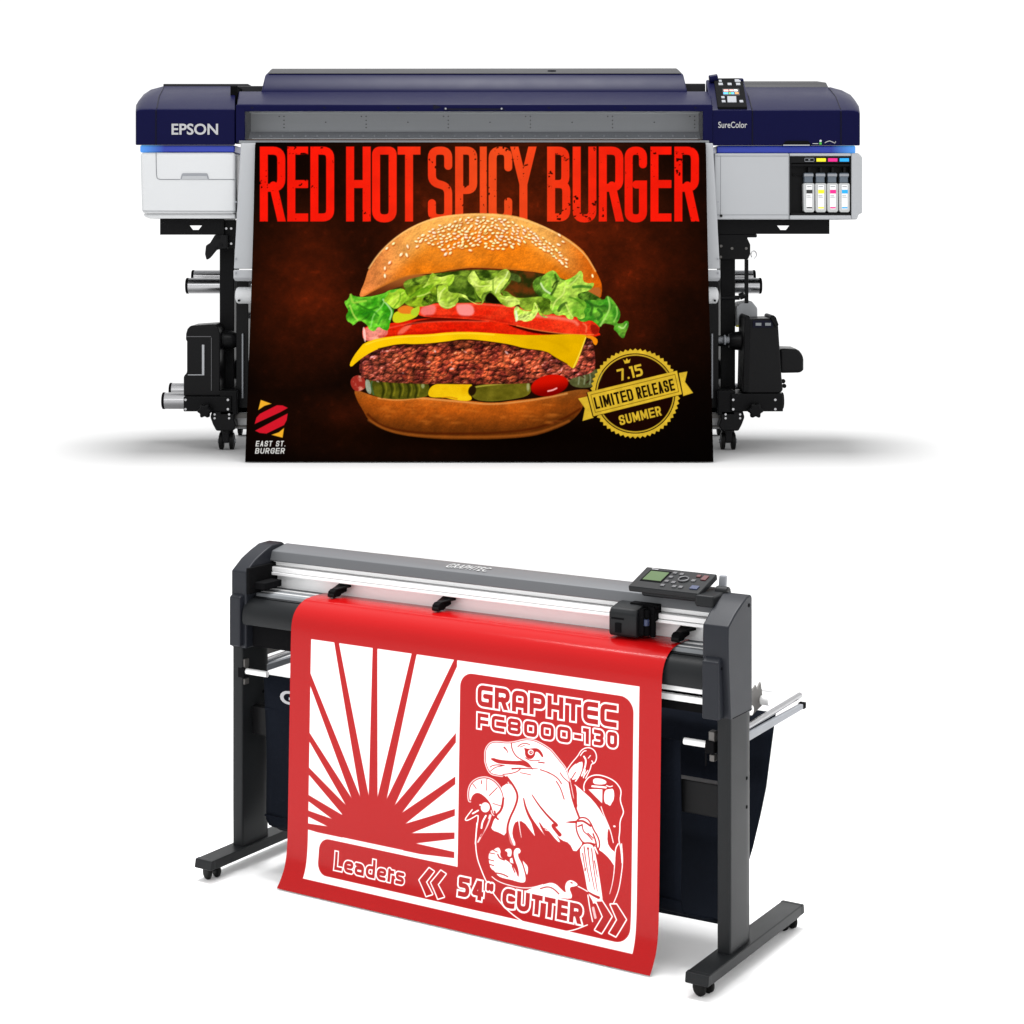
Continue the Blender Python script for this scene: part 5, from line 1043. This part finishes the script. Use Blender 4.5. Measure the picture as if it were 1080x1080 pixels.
    Pl(z3([(470,385),(560,300),(620,360),(515,440)]), red, smooth=0); St(z3([(590,320),(660,410),(708,500),(712,570),(680,670),(620,790),(592,900),(598,1010),(620,1080)]), 1.6, red)
    St(z5([(600,0),(600,80),(640,200),(665,250)]), 1.5, red, alpha=.6)
    # feather slits
    St(z3([(780,560),(800,660),(850,780),(930,900),(1010,1010)]), 2.0, red, taper=(.4, 1.7)); St(z3([(875,520),(960,650),(1080,790),(1180,880)])+z4([(120,640),(220,760)]), 2.4, red, taper=(.3, 1.2))
    St(z3([(960,840),(1020,940),(1090,1030)]), 2.0, red, taper=(.4, 1.4)); St(z4([(0,650),(60,760),(110,800)]), 2.2, red, taper=(.5, 1.3))
    St(z3([(725,810),(735,900),(755,1010)]), .8, wh, taper=(1.2, .3)); St(z3([(840,830),(870,900),(905,985)]), 1.4, wh, taper=(1.4, .3))
    # face
    St(z1([(642,910),(645,960),(665,1010),(700,1060),(760,1095),(830,1130),(880,1200)]), .9, red)
    Pl(z3([(395,112),(430,98),(480,115),(560,128),(680,135),(770,130),(830,165),(870,210),(830,212),(760,185),(640,178),(540,172),(470,160)]), red, smooth=1)
    St(z3([(400,205),(430,185),(500,178),(560,190)]), .8, red); St(z3([(405,250),(460,205),(540,192)]), .7, red); St(z3([(545,288),(620,282),(700,262),(740,232)]), .8, red); St(z3([(650,225),(740,218),(820,225),(940,218)]), 1.0, red, taper=(1.4, .5)); St(z3([(740,270),(800,280),(860,295)]), .7, red)
    Pl(z1([(780,955),(830,970),(900,960),(945,965),(985,1000),(1010,1060),(990,1070),(950,1010),(915,1000),(910,1050),(870,1090),(820,1080),(795,1040),(795,990)]), red, smooth=1)
    s.ellipse(559.8, 793.4, 2.9, 2.9, 0, wh, soft=.3); s.ellipse(560.0, 793.5, 1.9, 1.9, 0, red, soft=.3); s.ellipse(560.3, 793.3, .6, .6, 0, wh, soft=.3)
    St(z1([(715,945),(750,915),(800,905),(850,920)]), .8, red); St(z1([(740,950),(790,930)]), .6, red); St(z3([(800,100),(850,130),(920,135),(965,125)]), .7, red); St(z3([(950,150),(1015,158)]), 1.0, red); St(z1([(560,955),(590,985),(600,1015)]), 1.0, red, taper=(1.4, .4))
    St(z3([(970,235),(1030,255),(1085,275)])+z4([(60,40),(150,80),(210,130),(240,180)]), .9, red); St(z4([(180,150),(230,230),(270,355)]), .9, red); St(z4([(225,55),(260,110),(320,160)]), .8, red)
    # parrot on the shoulder
    St(z2([(298,1000),(350,920),(430,830),(455,780),(500,745),(560,738),(610,765),(635,810),(640,860),(625,905),(600,925),(580,925),(570,980),(530,1060),(515,1090)]), .8, wh)
    Pl(z2([(318,1015),(360,955),(420,910),(470,885),(484,930),(470,1000),(440,1070),(380,1110),(335,1090)]), wh, smooth=1); St(z2([(410,920),(440,900),(470,895)]), .8, red); St(z2([(400,1020),(350,1100)]), .8, red); St(z2([(495,840),(520,880),(510,960),(470,1060)]), 1.3, wh); St(z2([(455,830),(490,780),(520,775)]), .8, wh); St(z2([(545,860),(570,830)]), .7, wh); St(z2([(585,890),(600,915)]), .8, wh); St(z2([(540,1000),(490,1070)]), .8, wh)
    St(z4([(470,10),(440,90),(400,150)]), 1.0, wh); St(z4([(510,20),(490,110)]), .9, wh); St(z4([(330,60),(345,100)]), 1.2, wh)
    # toucan
    Pl(z4([(600,120),(680,118),(750,145),(750,180),(680,190),(600,180)]), wh, smooth=1); St(z4([(590,208),(680,215),(745,222)]), 1.6, wh); St(z4([(752,200),(790,215),(820,205)]), .8, wh)
    Pl(z4([(548,245),(620,240),(705,245),(702,400)]), wh, smooth=0); Pl(z4([(735,250),(790,240),(828,235),(842,300),(832,370),(815,390),(795,435),(770,415),(732,400),(722,330)]), wh, smooth=1); St(z4([(690,440),(720,530),(760,620),(800,720),(830,850)]), .7, wh); s.ellipse(648, 871.5, 1.3, .9, .3, wh)
    # fan-crested bird at the left
    s.lined(z3([(160,540),(165,450),(200,385),(260,345),(340,330),(420,355),(480,410),(525,480),(545,560),(545,640),(520,710),(480,742),(440,745),(425,690),(405,620),(350,550),(280,500),(230,500),(190,540),(172,600)]), wh, wh, gap=1.2, w=.8)
    Pl(z3([(180,590),(190,535),(235,498),(290,505),(350,555),(400,620),(415,680),(395,730),(330,735),(270,720),(210,700),(185,660)]), red, smooth=1); s.ellipse(511.8, 851.5, 4.7, 5.2, 0, wh, soft=.4); s.ellipse(506.6, 849, 1.0, .8, 0, wh, soft=.3)
    St(z3([(195,690),(155,740),(112,800),(130,818),(190,790),(262,745),(262,800),(245,900),(230,1080)]), .9, wh, smooth=1); St(z3([(262,700),(200,735)]), 1.3, wh)
    St(z3([(300,360),(300,395)]), .8, red); St(z3([(362,345),(360,470)]), .7, red); St(z3([(480,440),(390,530)]), .8, red); St(z3([(430,620),(545,655)]), .7, red); St(z3([(205,400),(240,450)]), .7, red); St(z3([(450,710),(465,780),(490,800)]), 1.4, red); St(z3([(550,560),(530,690),(470,750),(430,800),(405,880)]), 1.6, red)
    St(z3([(350,760),(310,830),(300,900)]), 1.4, wh); St(z3([(400,760),(370,860),(300,980),(260,1060)]), 2.4, wh, alpha=.8, taper=(1, .5)); St(z3([(345,870),(300,960)]), .8, red); St(z3([(380,800),(330,930),(290,1000)]), .7, red)
    Pl(z3([(290,1060),(340,980),(430,930),(510,955),(580,1000),(620,1080),(560,1150),(300,1150)]), red, smooth=1)
    # pelican-like pair low left
    Pl(z5([(380,350),(400,300),(440,285),(470,262),(500,258),(520,300),(510,340),(530,380),(590,405),(650,460),(690,520),(718,605),(730,560),(715,480),(690,420),(668,350),(668,300),(690,265),(730,265),(750,300),(730,330),(715,320),(720,370),(760,440),(785,520),(802,590),(800,650),(765,660),(700,645),(640,625),(560,610),(490,585),(455,530),(405,495),(388,430)]), wh, smooth=1)
    for p in ([(400,320),(450,330)],[(385,395),(440,410)],[(395,450),(440,465)],[(440,290),(480,310)]): St(z5(p), .8, red)
    St(z5([(485,335),(505,380),(560,400)]), 1.1, red); St(z5([(470,548),(540,560),(600,590)]), 1.0, red); St(z5([(650,470),(680,540)]), .9, red)
    Pl(z5([(560,290),(600,268),(640,275),(645,320),(635,365),(595,358),(600,310)]), wh, smooth=1); Pl(z5([(625,385),(650,375),(665,440),(625,425)]), wh, smooth=0); Pl(z5([(765,400),(790,430),(828,470),(830,530),(818,580),(795,500)]), wh, smooth=1)
    St(z5([(420,590),(480,640),(600,685),(760,720),(880,715),(1000,680)]), .7, wh)
    # kingfisher on its post
    Pl([(611,898),(614.4,891),(620,889.5),(625.6,891),(629,905),(633,930),(636,952),(634.5,956),(626,952),(620,942),(616,918)], wh, smooth=1)
    for p in ([(616,893),(618,910),(622,930)],[(620,894),(622.4,915),(627,938)],[(624,895),(626,915),(630,940)],[(614.5,900),(617,916)],[(627,908),(630,925)]): St(p, .9, red, taper=(1, .6))
    s.ellipse(620.2, 895, 1.2, 1.2, 0, red); s.ellipse(617.2, 917, .8, 2, 0, red)
    body = z4([(412,650),(420,600),(465,568),(530,580),(572,640),(600,710),(645,780),(668,850),(662,915),(640,900),(600,865),(545,845),(492,850),(450,790),(420,720)]); Pl(body, red, grow=1.5, smooth=1); Pl(body, wh, smooth=1, grow=-.15)
    Pl(z4([(275,618),(340,605),(410,598),(420,630),(340,628)]), red, smooth=0); St(z4([(430,605),(480,600),(530,630),(570,660)]), 1.5, red); St(z4([(430,665),(470,650)]), 1.2, red); St(z4([(475,640),(485,720),(540,760),(590,820)]), .9, red); St(z4([(540,740),(600,800)]), .8, red); St(z4([(600,750),(630,830),(640,900)]), 1.2, red); St(z4([(620,905),(655,980)]), 1.2, wh, taper=(1.3, .4)); St(z4([(480,860),(560,850),(620,870)]), 1.2, red)
    # goose behind the lettering
    Pl([(552,941),(561,936.5),(570,934)]+z6([(60,455),(120,440),(180,460),(230,510),(270,548),(292,555),(280,500),(288,450),(315,420),(350,412),(400,435),(430,470),(390,485),(345,490),(330,515),(350,560),(362,600),(345,628)])+[(588,946.5),(570,943.5),(560,942)], wh, smooth=1)
    s.ellipse(602.8, 931, 1.5, .8, .5, red); St(z6([(0,510),(80,485),(150,510),(210,570)]), 1.0, red); St(z6([(430,485),(490,515),(540,545)]), .8, wh); St(z6([(545,550),(600,585),(662,612)]), 2.0, red, taper=(.6, 1.1))
    St([(620,944),(622,958),(625,972)], .9, wh); Pl(z6([(590,640),(690,640),(700,690),(640,670),(600,680)]), wh, smooth=0); St(z6([(600,730),(625,840)]), 2.2, wh, alpha=.7)
    # chevrons
    def chev(p): s.lined(p, red*.98, wh, gap=0, w=1.0, smooth=0)
    for dx in (0, .0333):
        u0 = -.7440+dx; chv = [(u0, .7170), (u0+.026, .6850), (u0+.040, .6900), (u0+.019, .7180), (u0+.040, .7420), (u0+.024, .7490)]
        sl, d = s.sd_poly(chv, .006, uv=True); s.put(sl, 1-sm(.0028-sf, .0028+sf, d), wh); s.put(sl, 1-sm(-sf*.8, sf*.8, d), red*.98)
    for dx in (0, .0360):
        u0 = -.2680+dx; chv = [(u0, .6790), (u0+.015, .6760), (u0+.040, .7040), (u0+.018, .7440), (u0+.001, .7400), (u0+.018, .7090)]
        sl, d = s.sd_poly(chv, .006, uv=True); s.put(sl, 1-sm(.0028-sf, .0028+sf, d), wh); s.put(sl, 1-sm(-sf*.8, sf*.8, d), red*.98)
    STYLE = 'round'
    out(line_items('54q', -.634, .6890, .096, .0440, .0075, {'q': .62}), .0110, .0036)
    out(line_items('CUTTER', -.5130, .6925, .2120, .0430, .0050, {'T': .85, 'E': .8}), .0112, .0036)

paint_banner(ban); paint_vinyl(vin)
bo = (cxm, 6.46, PLZ)
banner = ban.mesh('printed_banner', print_mat('printed banner film', 0.5, (0.5, 0.5, 0.5), spec=0.0), bo, 0.74); banner.location = bo
tag(banner, 'large black and red burger advertising print hanging from the wide printer', 'banner')
vo = (-0.63, 0.09, 0.0)
sheet = vin.mesh('vinyl_sheet', print_mat('glossy sign vinyl', 0.19, (0.65, 0.6, 0.58), spec=0.20), vo)
sheet.location = cw(*vo); sheet.rotation_euler = (0, 0, -TH)
tag(sheet, 'glossy red and white sheet with sunburst and bird artwork draped over the cutter', 'vinyl sheet')
# ------------------------------------------------------------------ studio light
w = bpy.data.worlds.new('World'); SC.world = w; w.use_nodes = True
bg = w.node_tree.nodes['Background']; bg.inputs[0].default_value = (1, 1, 1, 1); bg.inputs[1].default_value = 1.12
def area(name, loc, aim, sx, sy, power):
    d = bpy.data.lights.new(name, 'AREA'); d.shape = 'RECTANGLE'; d.size = sx; d.size_y = sy; d.energy = power
    o = bpy.data.objects.new(name, d); COL.objects.link(o); o.location = loc
    o.rotation_euler = (Vector(aim)-Vector(loc)).to_track_quat('-Z', 'Y').to_euler(); return o
area('overhead_softbox', (0, 9.5, 16.0), (0, 8.2, 0.8), 4.5, 6.5, 3000)
o = area('strip_softbox', (-0.15, 4.35, 3.4), (-0.15, 4.35, 0), 2.6, 0.12, 44); o.rotation_euler = (0, 0, -TH)
area('front_softbox', (-1.6, 0.6, 3.4), (0.0, 3.8, 0.0), 2.4, 1.8, 22)
area('side_softbox', (4.2, 3.2, 1.6), (0.0, 4.6, 0.6), 1.2, 1.6, 12)
SC.view_settings.view_transform = 'Standard'; SC.view_settings.look = 'None'; SC.view_settings.exposure = 0.0; SC.view_settings.gamma = 1.0
SC.render.engine = 'CYCLES'; SC.cycles.max_bounces = 8
